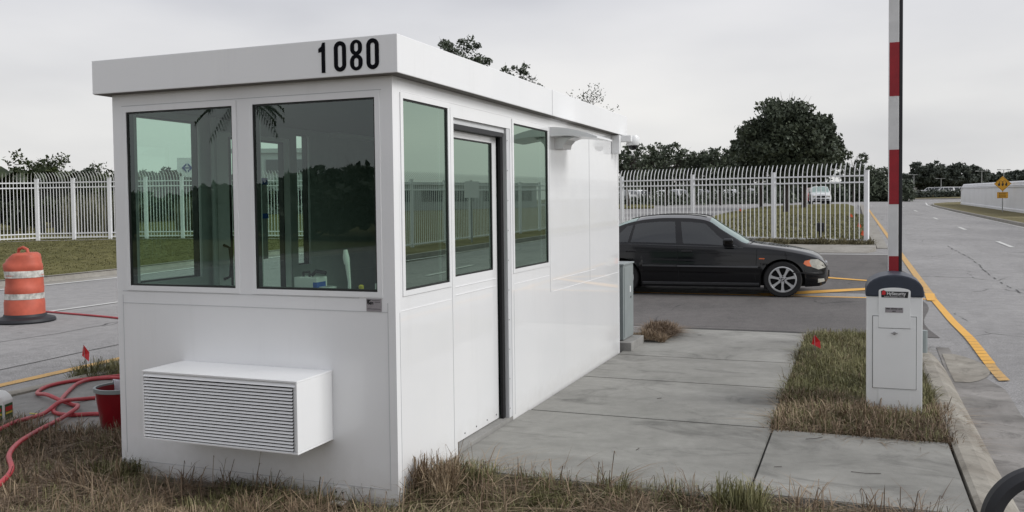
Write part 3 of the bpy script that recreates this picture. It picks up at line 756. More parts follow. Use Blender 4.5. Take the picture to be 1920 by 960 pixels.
MB().prism([(.2025+.028*(1+math.sin(a)), .30+.03*math.cos(a)) for a in frange(0, math.pi, 6)]+[(.2025, .27), (.2025, .33)], lambda x, y: (x, y, .47), lambda x, y: (x, y, .65)).build('side_cover', 'util_green', op, bevel=.003, fix=True)
bm_ = thing('barrier_arm', 'red and white striped barrier arm raised upright behind the white gate cabinet', 'barrier arm', (gx+.01, gy+.46, 0))
MB().box(-.045, .035, -.027, .03, .55, 4.6).build('arm', 'boom_white', bm_, bevel=.008)
bandz = [(.83, 1.20), (1.63, 2.08), (2.52, 2.96), (3.40, 3.85), (4.28, 4.59)]
for a, b in bandz:
    MB().box(-.0385, .0355, -.029, .027, a, b).build('stripe', 'boom_red', bm_, bevel=.0)
MB().box(.0362, .062, -.022, .026, .80, 4.6).build('rubber_edge', 'rubber', bm_, bevel=.004)
MB().box(-.07, .08, -.026, .06, .55, .82).build('arm_clamp', 'steel', bm_, bevel=.006)

# ------------------------------------------------------------------ fences
def fence(name, label, pts, zf, h, spacing, lean, inward=1, post_w=.09, rails=(.10, -.34, -.14), panel_mat='fence_white', low2=False, pk=.0105):
    root = thing(name, label, 'fence')
    for i in range(len(pts)-1):
        a = Vector((*pts[i], 0)); b = Vector((*pts[i+1], 0)); t = (b-a); ln = t.length; t /= ln; nrm = Vector((t.y, -t.x, 0))*inward
        za, zb = zf(a.x, a.y), zf(b.x, b.y)
        mb = MB(); n = max(2, int(round(ln/spacing)))
        for k in range(n):
            f = (k+.5)/n; p = a.lerp(b, f); z0 = za+(zb-za)*f
            w = pk
            # straight part
            path = [(p.x, p.y, z0+.05), (p.x, p.y, z0+h-.14)]
            if lean:
                for q in (.25, .5, .75, 1):
                    path.append((p.x+nrm.x*lean*q*q, p.y+nrm.y*lean*q*q, z0+h-.14+.45*q-.05*q*q))
            else: path.append((p.x, p.y, z0+h+.15))
            rr = [w]*(len(path)-1)+[w*.45]
            base = len(mb.v); vs = []
            for (x, y, z), r in zip(path, rr):
                for s1, s2 in ((-1, -1), (1, -1), (1, 1), (-1, 1)):
                    v = Vector((x, y, z))+t*r*s1+nrm*r*s2; vs.append(tuple(v))
            fs = [(4*i_+k_, 4*i_+(k_+1) % 4, 4*(i_+1)+(k_+1) % 4, 4*(i_+1)+k_) for i_ in range(len(path)-1) for k_ in range(4)]
            fs.append((0, 3, 2, 1)); e = 4*(len(path)-1); fs.append((e, e+1, e+2, e+3))
            mb.add(vs, fs)
        panel = mb.build('fence_panel', panel_mat, root)
        rb = MB(); rz = [rails[0], h+rails[1], h+rails[2]]+([rails[0]+.16] if low2 else [])
        for z in rz:
            A = Vector((a.x, a.y, za+z)); B = Vector((b.x, b.y, zb+z)); mid = (A+B)/2; ax = (B-A)/2; ax = ax*(1-post_w*.5/ax.length)
            rb.obox(mid, ax, nrm*.0215, (0, 0, .0225))
        rb.build_each('rail', panel_mat, panel)
    for i, p in enumerate(pts):
        z = zf(*p); c = Vector((p[0], p[1], 0)); q = pts[i+1] if i < len(pts)-1 else pts[i-1]
        t = (Vector((*q, 0))-c).normalized(); nr = Vector((t.y, -t.x, 0)); w = post_w/2
        po = MB().obox((p[0], p[1], z+h/2-.05), t*w, nr*w, (0, 0, h/2+.05)).build('post', panel_mat, root, bevel=.006)
        MB().obox((p[0], p[1], z+h+.012), t*(w+.008), nr*(w+.008), (0, 0, .012)).build('post_cap', panel_mat, po, bevel=.004)
    return root
p3 = Vector((2.74, 24.41)); dv = Vector((-2.8, 1.10))
fence('picket_fence', 'white steel picket fence behind the black car, running beside the drive', [tuple(p3+dv*k) for k in range(6)], MED, 2.2, .148, -.13, -1, .115)
# left fence: corner, frontal run and a shorter run turning towards the road
c0 = Vector((-27.9, 21.62)); tv = Vector((.932, .362))
runp = [tuple(c0+tv*1.44*k) for k in range(0, 11)]
ang = R_(21.25+180+32); lv = Vector((math.cos(ang), math.sin(ang)))
leftp = [tuple(c0+lv*1.62*k) for k in range(5, 0, -1)]
fence('picket_fence', 'white steel picket fence with curved tops beyond the left lawn', leftp+runp, LV, 2.42, .122, .30, 1, .13, low2=True)
polyline('footing_strip', 'kerb_far', [tuple(Vector(p)+Vector((.2, -.45))) for p in leftp]+[tuple(Vector(p)+Vector((.15, -.5))) for p in runp], .35, lambda x, y: LV(x, y)+.012, 3)
# fence across the right carriageway, seen mirrored in the booth glass
VR = lambda x, y: H(x, y)+.14
rf = [(11.6, 51-2.6*k) for k in range(0, 19)]
fence('picket_fence', 'white steel picket fence on the verge right of the road', rf, VR, 2.3, .15, .28, 1, .10)

# ------------------------------------------------------------------ vehicles
def arr(tab): a = np.array(tab, float); return lambda x: float(np.interp(x, a[:, 0], a[:, 1]))
def smooth_interp(tab):
    a = np.array(tab, float); xs, ys = a[:, 0], a[:, 1]
    m_ = np.gradient(ys, xs)
    for i in range(1, len(xs)-1):
        d0 = (ys[i]-ys[i-1])/(xs[i]-xs[i-1]); d1 = (ys[i+1]-ys[i])/(xs[i+1]-xs[i])
        m_[i] = 0 if d0*d1 <= 0 else 2*d0*d1/(d0+d1)
    m_[0] = (ys[1]-ys[0])/(xs[1]-xs[0]); m_[-1] = (ys[-1]-ys[-2])/(xs[-1]-xs[-2])
    def f(x):
        x = min(max(x, xs[0]), xs[-1]); i = min(max(int(np.searchsorted(xs, x))-1, 0), len(xs)-2)
        h = xs[i+1]-xs[i]; t = (x-xs[i])/h
        return float((2*t**3-3*t*t+1)*ys[i]+(t**3-2*t*t+t)*h*m_[i]+(-2*t**3+3*t*t)*ys[i+1]+(t**3-t*t)*h*m_[i+1])
    return f
def make_car(name, label, P, group=None, detail=True, cat='car'):
    root = thing(name, label, cat, group=group)
    top = smooth_interp(P['top']); belt = smooth_interp(P['belt']); wid = smooth_interp(P['wid']); bot = arr(P['bot'])
    ew = smooth_interp(P['ew']); wr, wx = P['wr'], P['wx']; ar = P['arch']
    x0, x1 = P['bot'][0][0], P['bot'][-1][0]
    xs = list(np.linspace(x0, x1, 90 if detail else 40))
    for wc in wx:
        for s in (-1, 1): xs += [wc+s*ar, wc+s*(ar-.001)]
        if detail: xs += list(wc+ar*np.cos(np.linspace(.02, math.pi-.02, 24)))
    xs = sorted(set(round(float(v), 4) for v in xs))
    def bottom(x):
        z = bot(x)
        for wc in wx:
            d = abs(x-wc)
            if d < ar-.0005: z = max(z, wr+math.sqrt(max(0, ar*ar-d*d)))
        return z
    def side_y(x, z):
        zb_, zs = P['zlow'], belt(x); t = (z-zb_)/(zs-zb_)
        return wid(x)*(1-.055*max(0, (.30-t)/.3)**2-.045*max(0, (t-.45)/.55)**2+(.010 if abs(t-.47) < .04 else 0))
    NR, NG, NT = 14, 6, 8
    def section(x):
        zb_, zs = bottom(x), belt(x); pts = []
        zb_ = min(zb_, zs-.03)
        for i in range(NR+1):
            z = zb_+(zs-zb_)*i/NR; pts.append((side_y(x, z), z))
        ys_ = pts[-1][0]; ye = min(ew(x), ys_-.015); zt = top(x); ze = max(zs+.012, zt-.068 if zt-zs > .12 else zs+(zt-zs)*.55)
        for i in range(1, NG+1):
            t = i/NG; b_ = math.sin(t*math.pi)*(.018 if zt-zs > .2 else .006)
            pts.append((ys_+(ye-ys_)*t+b_, zs+(ze-zs)*t))
        for i in range(1, NT+1):
            t = i/NT; pts.append((ye*(1-t), ze+(zt-ze)*math.sin(t*math.pi/2)))
        return pts
    S = [section(x) for x in xs]; n = len(S[0])
    mb = MB()
    for sgn in (-1, 1):
        vs = [(x, sgn*p[0], p[1]) for x, sec in zip(xs, S) for p in sec]
        fs = [(i*n+k, i*n+k+1, (i+1)*n+k+1, (i+1)*n+k) for i in range(len(xs)-1) for k in range(n-1)]
        if sgn > 0: fs = [f[::-1] for f in fs]
        mb.add(vs, fs, True)
    for i_, flip in ((0, 0), (len(xs)-1, 1)):
        sec = S[i_]; loop = [(xs[i_], -p[0], p[1]) for p in sec]+[(xs[i_], p[0], p[1]) for p in sec[::-1][1:]]
        mb.add(loop, [tuple(range(len(loop)))], True)
    me = mb.mesh('body', 30); bm = bmesh.new(); bm.from_mesh(me); bmesh.ops.remove_doubles(bm, verts=bm.verts, dist=.0008)
    bmesh.ops.recalc_face_normals(bm, faces=bm.faces); bm.to_mesh(me); bm.free()
    body = link('body', me, P['paint'], root)
    # dark underbody and wheel wells
    mb = MB().box(x0+.25, x1-.25, -wid(0)+.20, wid(0)-.20, P['zlow']+.02, wr+ar*.8); mb.build('underbody', 'void', root)
    # greenhouse point: t 0 belt -> 1 roof edge
    def gpt(x, t, sgn, out=.004):
        sec = section(x); i = NR+t*NG; a = int(min(i, NR+NG-1)); f = i-a
        p = np.array(sec[a])*(1-f)+np.array(sec[a+1])*f
        return (x, sgn*(p[0]+out), p[1])
    for sgn in (-1, 1):
        for (xa0, xa1, xb0, xb1) in P['side_glass']:     # lower-left, upper-left, lower-right, upper-right
            vs = []; nu, nv = 14, 6
            for j in range(nv+1):
                t = .06+.80*j/nv; f = j/nv
                a = xa0+(xa1-xa0)*f; b = xb0+(xb1-xb0)*f
                for i in range(nu+1): vs.append(gpt(a+(b-a)*i/nu, t, sgn))
            fs = [(j*(nu+1)+i, j*(nu+1)+i+1, (j+1)*(nu+1)+i+1, (j+1)*(nu+1)+i) for j in range(nv) for i in range(nu)]
            if sgn > 0: fs = [f[::-1] for f in fs]
            MB().add(vs, fs, True).build('side_window', 'car_glass', root)
    for (xa, xb, nm) in P['screens']:
        vs = []; nu, nv = 16, 12
        for j in range(nv+1):
            x = xa+(xb-xa)*j/nv; sec = section(x)
            ye = sec[NR+NG][0]*.97; ze = sec[NR+NG][1]; zt = sec[-1][1]
            for i in range(nu+1):
                q = -1+2*i/nu; vs.append((x, ye*q, ze+(zt-ze)*math.cos(abs(q)*math.pi/2)**.8*1.0+.006))
        fs = [(j*(nu+1)+i, j*(nu+1)+i+1, (j+1)*(nu+1)+i+1, (j+1)*(nu+1)+i) for j in range(nv) for i in range(nu)]
        o = MB().add(vs, fs, True).build(nm, 'windshield_glass', root)
        if o.data.polygons[0].normal.z < 0: o.data.flip_normals()
    # wheels
    for wc in wx:
        for sgn in (-1, 1):
            w = D.objects.new('wheel', None); COL.objects.link(w); w.parent = root; yc = sgn*(wid(wc)-.115); w.location = (wc, yc, wr)
            q = sgn; hw = .10; rr_ = wr*.70
            MB().lathe([(rr_, -hw), (wr*.93, -hw), (wr*.985, -hw*.8), (wr, -hw*.4), (wr, hw*.4), (wr*.985, hw*.8), (wr*.93, hw), (rr_, hw)], 36 if detail else 18, axis='y').build('tyre', 'tyre', w)
            MB().lathe([(rr_+.004, -hw), (rr_+.004, hw)], 24, axis='y').build('barrel', 'brake', w)
            if detail:
                MB().lathe([(0, q*.03), (rr_, q*.03)], 28, axis='y').build('brake_disc', 'void', w)
                mb = MB(); mb.lathe([(rr_+.006, q*hw*1.0), (rr_-.012, q*(hw+.003)), (rr_-.022, q*(hw-.012)), (rr_-.01, q*.03)], 36, axis='y')
                for k in range(7):
                    a = 2*math.pi*k/7+math.pi/2*3; ca, sa = math.cos(a), math.sin(a); rx = lambda r, s: (r*ca-s*sa, r*sa+s*ca)
                    r0, r1 = .045, rr_-.012
                    P2 = [rx(r0, -.024), rx(r0*2, -.017), rx(r1*.8, -.022), rx(r1, -.036), rx(r1, .036), rx(r1*.8, .022), rx(r0*2, .017), rx(r0, .024)]
                    mb.prism(P2, lambda x, z: (x, q*(hw-.006), z), lambda x, z: (x, q*.05, z))
                mb.lathe([(0, q*(hw-.012)), (.035, q*(hw-.010)), (.062, q*(hw-.022)), (.066, q*.04)], 20, axis='y')
                mb.build('rim', 'alloy', w, fix=True)
                MB().lathe([(0, q*(hw-.004)), (.030, q*(hw-.005)), (.033, q*(hw-.013))], 16, axis='y').build('hub_cap', 'car_trim', w)
                mb = MB()
                for k in (0, 2): mb.add([(0, q*(hw-.002), 0)]+[(.02*math.cos(math.pi/2*k+t), q*(hw-.002), .02*math.sin(math.pi/2*k+t)) for t in frange(0, math.pi/2, 4)], [(0, 1, 2), (0, 2, 3), (0, 3, 4), (0, 4, 5)])
                mb.build('hub_emblem', 'logo_white', w)
                mb = MB()
                for k in range(5):
                    a = 2*math.pi*k/5+.3; mb.lathe([(0, q*(hw+.0)), (.010, q*(hw-.002)), (.010, q*(hw-.03))], 8, (.052*math.cos(a), 0, .052*math.sin(a)), 'y')
                mb.build_each('wheel_bolt', 'black', w)
            else:
                MB().lathe([(0, q*hw*.8), (rr_*.5, q*hw*.85), (rr_, q*hw*.7)], 18, axis='y').build('rim', 'alloy', w)
    return root, dict(section=section, side_y=side_y, gpt=gpt, wid=wid, top=top, belt=belt, bottom=bottom, body=body)
sedan = dict(paint='car_black', wr=.315, wx=(-1.36, 1.36), arch=.355, zlow=.17,
  top=[(-2.36, .78), (-2.33, .93), (-2.2, 1.0), (-1.88, 1.03), (-1.75, 1.10), (-1.47, 1.29), (-1.2, 1.385), (-.95, 1.435), (-.6, 1.46), (-.25, 1.455), (.0, 1.43), (.12, 1.40), (.35, 1.245), (.6, 1.085), (.80, .965), (.9, .945), (1.2, .905), (1.5, .86), (1.8, .79), (1.98, .70), (2.06, .60), (2.09, .52)],
  belt=[(-2.36, .70), (-2.2, .86), (-1.8, .92), (-1.2, .935), (-.5, .915), (.3, .89), (.9, .865), (1.3, .82), (1.7, .745), (1.95, .66), (2.06, .56), (2.09, .48)],
  wid=[(-2.36, .60), (-2.25, .74), (-2.0, .825), (-1.4, .868), (-.6, .872), (.4, .872), (1.36, .868), (1.7, .835), (1.9, .76), (2.02, .64), (2.09, .44)],
  bot=[(-2.36, .36), (-2.2, .24), (-1.8, .20), (-1.0, .165), (1.0, .165), (1.75, .19), (1.95, .20), (2.05, .24), (2.09, .32)],
  ew=[(-2.36, .5), (-2.1, .66), (-1.8, .66), (-1.5, .62), (-1.0, .575), (-.3, .575), (.1, .585), (.5, .665), (.85, .735), (1.2, .74), (1.7, .68), (1.95, .55), (2.09, .3)],
  side_glass=[(-1.60, -1.28, -1.24, -1.17), (-1.19, -1.13, -.40, -.44), (-.28, -.34, .66, .08)],
  screens=[(.155, .80, 'windshield'), (-1.78, -1.13, 'rear_window')])
# make wheelarch glass tops follow the roof
car, I = make_car('parked_car', 'glossy black four-door sedan parked across the drive behind the booth', sedan, group=None)
def strip_side(nm, mat, xa, xb, zf, hgt, out, root, n=30):
    for sgn in (-1, 1):
        vs = []; 
        for i in range(n+1):
            x = xa+(xb-xa)*i/n; z = zf(x)
            for (dz, oo) in ((-hgt/2, .001), (-hgt/2*.7, out), (hgt/2*.7, out), (hgt/2, .001)):
                vs.append((x, sgn*(I['side_y'](x, z+dz)+oo), z+dz))
        fs = [(4*i+k, 4*i+k+1, 4*i+k+5, 4*i+k+4) for i in range(n) for k in range(3)]+[(0, 1, 2, 3), (4*n, 4*n+1, 4*n+2, 4*n+3)]
        MB().add(vs, fs, True).build(nm, mat, root, fix=True)
for a, b in ((-.98, -.40), (-.385, .965)): strip_side('side_moulding', 'car_highlight', a, b, lambda x: .535-.005*x, .032, .014, car)
strip_side('sill', 'car_highlight', -.98, .98, lambda x: .225, .05, .012, car)
strip_side('crease', 'car_black', -1.9, 1.5, lambda x: .775-.012*x-.02*max(0, x-.8), .022, .006, car)
strip_side('window_trim', 'car_highlight', -1.62, .72, lambda x: I['belt'](x)-.012, .014, .006, car)
for x in (-.36, .93):                               # shut lines
    for sgn in (-1, 1):
        vs = []
        for i in range(15):
            z = .21+(I['belt'](x)-.02-.21)*i/14; xx = x+(.05*(z-.5) if x > 0 else -.06*(z-.5))
            for dx in (-.004, .004): vs.append((xx+dx, sgn*(I['side_y'](xx, z)+.0022), z))
        fs = [(2*i, 2*i+1, 2*i+3, 2*i+2) for i in range(14)]
        MB().add(vs, fs).build('shut_line', 'void', car)
for sgn in (-1, 1):
    for xh in (-.22, -1.18):
        y = I['side_y'](xh, .80)
        MB().box(xh-.09, xh+.09, min(sgn*(y-.004), sgn*(y+.030)), max(sgn*(y-.004), sgn*(y+.030)), .785, .812).build('door_handle', 'car_trim', car, bevel=.006)
    y = I['side_y'](1.02, .70)
    MB().box(.98, 1.07, min(sgn*(y-.002), sgn*(y+.012)), max(sgn*(y-.002), sgn*(y+.012)), .665, .685).build('side_repeater', 'amber', car, bevel=.003)
    # mirror
    y = I['side_y'](.52, .88)
    mb = MB(); ys = sorted((sgn*(y+.02), sgn*(y+.21)))
    mo = mb.box(.40, .57, ys[0], ys[1], .90, 1.03).build('wing_mirror', 'car_black', car, bevel=.035)
    ys = sorted((sgn*(y-.06), sgn*(y+.05))); MB().box(.46, .56, ys[0], ys[1], .885, .93).build('mirror_foot', 'car_trim', mo, bevel=.008)
    # headlight following the nose
    def nose(x, z): 
        return I['side_y'](x, min(z, I['belt'](x)))
    def patch(nm, mat, pts, out):
        # pts polygon in (x, z); fan grid onto the side surface
        c = (sum(p[0] for p in pts)/len(pts), sum(p[1] for p in pts)/len(pts)); vs = [(c[0], sgn*(nose(*c)+out), c[1])]; fs = []
        ring = []
        for a, b in zip(pts, pts[1:]+pts[:1]):
            for k in range(5): ring.append((a[0]+(b[0]-a[0])*k/5, a[1]+(b[1]-a[1])*k/5))
        for lev in (.5, 1.0):
            for p in ring: q = (c[0]+(p[0]-c[0])*lev, c[1]+(p[1]-c[1])*lev); vs.append((q[0], sgn*(nose(*q)+out), q[1]))
        m_ = len(ring)
        for k in range(m_): j = (k+1) % m_; fs += [(0, 1+k, 1+j), (1+k, 1+m_+k, 1+m_+j, 1+j)]
        if sgn < 0: fs = [f for f in fs]
        return MB().add(vs, fs, True).build(nm, mat, car, fix=False)
    hl_ = patch('headlight', 'lamp_glass', [(1.82, .535), (1.78, .62), (1.80, .665), (1.92, .665), (2.0, .605), (2.045, .52), (1.93, .49)], .006)
    patch('indicator', 'amber', [(1.69, .59), (1.71, .64), (1.80, .66), (1.785, .62), (1.82, .54), (1.75, .55)], .006)
    patch('bumper_line', 'car_trim', [(1.52, .435), (1.52, .455), (2.06, .425), (2.06, .405)], .004)
    patch('fog_lamp', 'lamp_glass', [(1.92, .26), (1.92, .33), (2.02, .33), (2.03, .28)], .004)
MB().box(2.075, 2.115, -.26, .26, .33, .45).build('number_plate', 'car_trim', car, bevel=.003)
for s in (-1, 1): MB().box(2.03, 2.085, s*.12-.09, s*.12+.09, .50, .60).build('grille', 'chrome', car, bevel=.02)
mb = MB().tube([(.80, -.55, .99), (.86, -.2, .975), (.88, .12, .975)], .008, 6).tube([(.80, .0, .99), (.86, .3, .975), (.86, .6, .96)], .008, 6); mb.build_each('wiper', 'black', car)
mb = MB()
for s in (-1, 1): mb.tube([(x, s*.555, I['top'](x)-.005) for x in frange(-1.2, .1, 14)], .010, 6)
mb.build_each('roof_trim', 'car_trim', car)
MB().box(-1.55, -1.50, -.86, .86, .06, .20).box(1.05, 1.10, -.7, .7, .12, .2).build_each('mud_flap', 'black', car)
hd = R_(3.5); fwx = Vector((1.27, 11.51)) ; yoff = .84
cxy = Vector((fwx.x-1.36*math.cos(hd)-yoff*math.sin(hd)*1.0, fwx.y-1.36*math.sin(hd)+yoff*math.cos(hd)))
car.location = (cxy.x-.05, cxy.y, 0); car.rotation_euler = (0, 0, hd); car.scale = (1.04, 1, 1)
# interior silhouettes: seats inside the sedan
for x in (-.05, -.95):
    for s in (-1, 1):
        MB().box(x-.10, x+.02, s*.35-.22, s*.35+.22, .55, 1.0).box(x-.09, x-.01, s*.35-.11, s*.35+.11, 1.02, 1.17).build('seat', 'black', car, bevel=.03)

suv_p = dict(paint='car_white', wr=.36, wx=(-1.35, 1.35), arch=.41, zlow=.25,
  top=[(-2.2, 1.2), (-2.15, 1.55), (-2.0, 1.68), (-1.2, 1.72), (-.2, 1.72), (.15, 1.68), (.5, 1.45), (.85, 1.18), (1.0, 1.14), (1.6, 1.08), (2.0, 1.0), (2.14, .85), (2.18, .7)],
  belt=[(-2.2, 1.0), (-1.5, 1.08), (0, 1.05), (.9, 1.02), (1.6, .96), (2.0, .88), (2.18, .65)],
  wid=[(-2.2, .78), (-2.0, .88), (-1, .92), (1, .92), (1.7, .89), (2.0, .82), (2.18, .68)],
  bot=[(-2.2, .4), (-1.9, .3), (1.9, .28), (2.18, .36)],
  ew=[(-2.2, .66), (-1.5, .70), (.1, .69), (.8, .78), (1.5, .78), (2.0, .7), (2.18, .5)],
  side_glass=[(-1.95, -1.9, -1.2, -1.2), (-1.1, -1.1, -.2, -.2), (-.1, -.1, .72, .25)], screens=[(.18, .86, 'windshield')])
suv, I2 = make_car('parked_car', 'white car facing the viewer on the branch road behind the median trees', suv_p, detail=False)
def suv_front(root, trim='car_trim'):
    MB().box(2.13, 2.21, -.42, .42, .62, .80).build('grille', trim, root, bevel=.01)
    for s in (-1, 1): MB().box(2.05, 2.17, s*.62-.13, s*.62+.13, .66, .80).build('headlight', 'lamp_glass', root, bevel=.02)
    MB().box(2.13, 2.22, -.68, .68, .40, .50).build('bumper_grille', trim, root, bevel=.01)
suv_front(suv)
sx, sy = spot(1537, 84); suv.location = (sx, sy, H(sx, sy)+.01); suv.rotation_euler = (0, 0, R_(-84))
red = copy_tree(suv); red['label'] = 'red car mostly hidden behind the white car on the branch road'
for ch in red.children:
    if ch.name.startswith('body'):
        ch.data = ch.data.copy(); ch.data.materials[0] = M['car_red']
rx_, ry_ = spot(1527.5, 93); red.location = (rx_, ry_, H(rx_, ry_)+.01)
# silver pickup behind the sedan, nose showing past the booth
sil = copy_tree(suv); sil['label'] = 'silver car behind the black sedan, only its roof and nose past the booth edge'
for ch in sil.children:
    if ch.name.startswith('body'): ch.data = ch.data.copy(); ch.data.materials[0] = M['car_silver']
sx_, sy_ = spot(981, 21.4); sil.location = (sx_, sy_, H(sx_, sy_)+.02); sil.rotation_euler = (0, 0, R_(4)); sil.scale = (1.12, 1.08, 1.22)
# lot cars beyond the trees
for k, (px, dep, rot, mt) in enumerate(((1182, 118, 80, 'car_silver'), (1208, 120, 70, 'car_white'), (1247, 124, 88, 'car_white'), (1276, 118, 75, 'car_silver'), (1322, 120, 95, 'car_silver'), (1356, 122, 85, 'car_white'), (1384, 126, 80, 'car_white'), (1405, 120, 92, 'car_silver'))):
    c_ = copy_tree(suv); c_['label'] = 'pale parked car half hidden by the dark trees behind the white fence'; c_['group'] = 'cars parked beyond the trees behind the fence'
    if mt != 'car_white':
        for ch in c_.children:
            if ch.name.startswith('body'): ch.data = sil.children[0].data if False else ch.data.copy(); ch.data.materials[0] = M[mt]
    x, y = spot(px, dep); c_.location = (x, y, H(x, y)+.3); c_.rotation_euler = (0, 0, R_(rot))
for k, (px, dep, rot, mt) in enumerate(((1741, 196, 165, 'car_white'), (1752, 192, 160, 'car_silver'), (1768, 190, 170, 'car_white'), (1787, 194, 175, 'car_white'))):
    c_ = copy_tree(suv); c_['label'] = 'pale parked car in the far lot behind the low hedge, right of the barrier arm'; c_['group'] = 'cars in the far parking lot'
    if mt != 'car_white':
        for ch in c_.children:
            if ch.name.startswith('body'): ch.data = ch.data.copy(); ch.data.materials[0] = M[mt]
    x, y = spot(px, dep); c_.location = (x, y, H(x, y)+.6); c_.rotation_euler = (0, 0, R_(rot))

# ------------------------------------------------------------------ vegetation
def leaf_mesh(name, centres, sizes, per, size, spread, tone_by=None, seed=0, elong=1.6, flat=False):
    r = np.random.default_rng(seed); C_ = np.repeat(np.asarray(centres), per, axis=0); S_ = np.repeat(np.asarray(sizes), per)
    N = len(C_); off = r.normal(size=(N, 3)); off /= np.linalg.norm(off, axis=1)[:, None]; off *= (r.random(N)**.45)[:, None]*S_[:, None]*spread
    off[:, 2] *= .75
    P = C_+off
    a = r.normal(size=(N, 3)); a /= np.linalg.norm(a, axis=1)[:, None]
    b = np.cross(a, r.normal(size=(N, 3))); b /= np.linalg.norm(b, axis=1)[:, None]
    sz = size*(.6+.8*r.random(N)); a *= (sz*elong/2)[:, None]; b *= (sz/2)[:, None]
    V = np.stack([P-a, P+b*.8, P+a, P-b*.8], axis=1).reshape(-1, 3)
    me = D.meshes.new(name); me.vertices.add(4*N); me.vertices.foreach_set('co', V.ravel())
    me.loops.add(4*N); me.loops.foreach_set('vertex_index', np.arange(4*N, dtype=np.int32))
    me.polygons.add(N); me.polygons.foreach_set('loop_start', np.arange(0, 4*N, 4, dtype=np.int32)); me.polygons.foreach_set('loop_total', np.full(N, 4, np.int32))
    cl = np.repeat(r.random(len(centres)), per)
    tone = np.clip(.5*cl+.5*r.random(N), 0, 1)
    at = me.attributes.new('tone', 'FLOAT', 'FACE'); at.data.foreach_set('value', tone.astype(np.float32))
    me.update(); me.validate(); return me
def make_tree(name, label, x, y, z, h, cr, ch, seed, leaf='leaf_oak', nclump=170, per=70, lsize=.16, trunk_h=None, group=None, cat='tree', bare=0, tr=.16, clump=.55, stems=1, cz=None, spread=1.0):
    r = np.random.default_rng(seed); root = thing(name, label, cat, (x, y, z), group=group)
    th = trunk_h if trunk_h is not None else h*.25
    ccz = (h-ch/2) if cz is None else cz
    cents = []; sizes = []
    lob = r.normal(size=(7, 3)); lob /= np.linalg.norm(lob, axis=1)[:, None]; la = r.uniform(-.22, .26, 7)
    while len(cents) < nclump:
        d = r.normal(size=3); d /= np.linalg.norm(d)
        k = 1+sum(a*max(0, d@l)**3 for a, l in zip(la, lob))
        rad = (r.random()**.38)*k
        if d[2] < -.3: rad *= .85
        p = np.array([d[0]*cr*rad, d[1]*cr*rad, ccz+d[2]*ch/2*rad])
        if p[2] < th*.8: continue
        cents.append(p); sizes.append(clump*(.55+.8*r.random())*max(.8, cr/3.5))
    wood = MB()
    def limb(a, b, r0, r1, seg=5, wob=.08):
        a, b = Vector(a), Vector(b); ln = (b-a).length; pts = []; rr = []
        for i in range(seg+1):
            t = i/seg; p = a.lerp(b, t); 
            if 0 < i < seg: p += Vector(r.normal(size=3))*ln*wob*.5
            p.z += math.sin(t*math.pi)*ln*.06; pts.append(p); rr.append(r0+(r1-r0)*t)
        wood.tube(pts, rr, 6, cap=False); return pts
    trunks = []
    for s in range(stems):
        bx, by = (0, 0) if stems == 1 else r.uniform(-.25, .25, 2)*cr*.5
        tp = limb((bx, by, -.1), (bx*1.6+r.uniform(-.15, .15), by*1.6+r.uniform(-.15, .15), max(th, .3)), tr, tr*.72, 5, .03); trunks.append(tp[-1])
    hubs = []
    for k in range(7):
        t = trunks[k % len(trunks)]; a = 2*math.pi*k/7+r.uniform(-.3, .3); hub = Vector((math.cos(a)*cr*.42, math.sin(a)*cr*.42, ccz+r.uniform(-.15, .3)*ch/2))
        limb(t, hub, tr*.5, tr*.22, 6, .1); hubs.append(hub)
    hub = Vector((0, 0, ccz+.2*ch)); limb(trunks[0], hub, tr*.6, tr*.2, 6, .08); hubs.append(hub)
    for c_ in cents[::2 if not bare else 1]:
        hb = min(hubs, key=lambda q: (q-Vector(c_)).length); limb(hb, c_, tr*.13, tr*.03, 4, .12)
    link('crown', leaf_mesh('crown', cents, sizes, per, lsize, spread, seed=seed+1), leaf, root)
    if True:
        tw = wood
        for c_ in cents[::4]:
            c_ = Vector(c_); d = Vector((c_.x, c_.y, (c_.z-ccz)*1.2)).normalized()
            d = (d+Vector(r.normal(size=3))*.35).normalized(); tw.tube([c_, c_+d*cr*.16, c_+d*cr*.28+Vector((0, 0, .04))], [.012, .007, .003], 4, cap=False)
    wood.build('trunk', 'bark', root)
    return root
def tree_at(px, dep, top_px, width_px, label, seed, name='tree', hz=378, zoff=.1, cr=None, chf=.72, **kw):
    x, y = spot(px, dep); z0 = H(x, y)+zoff; ztop = 1.66+(hz-top_px)/FPX*dep
    h = ztop-z0; c = width_px/2*dep/FPX
    return make_tree(name, label, x, y, z0, h/ .97, c, h*chf, seed, **kw)
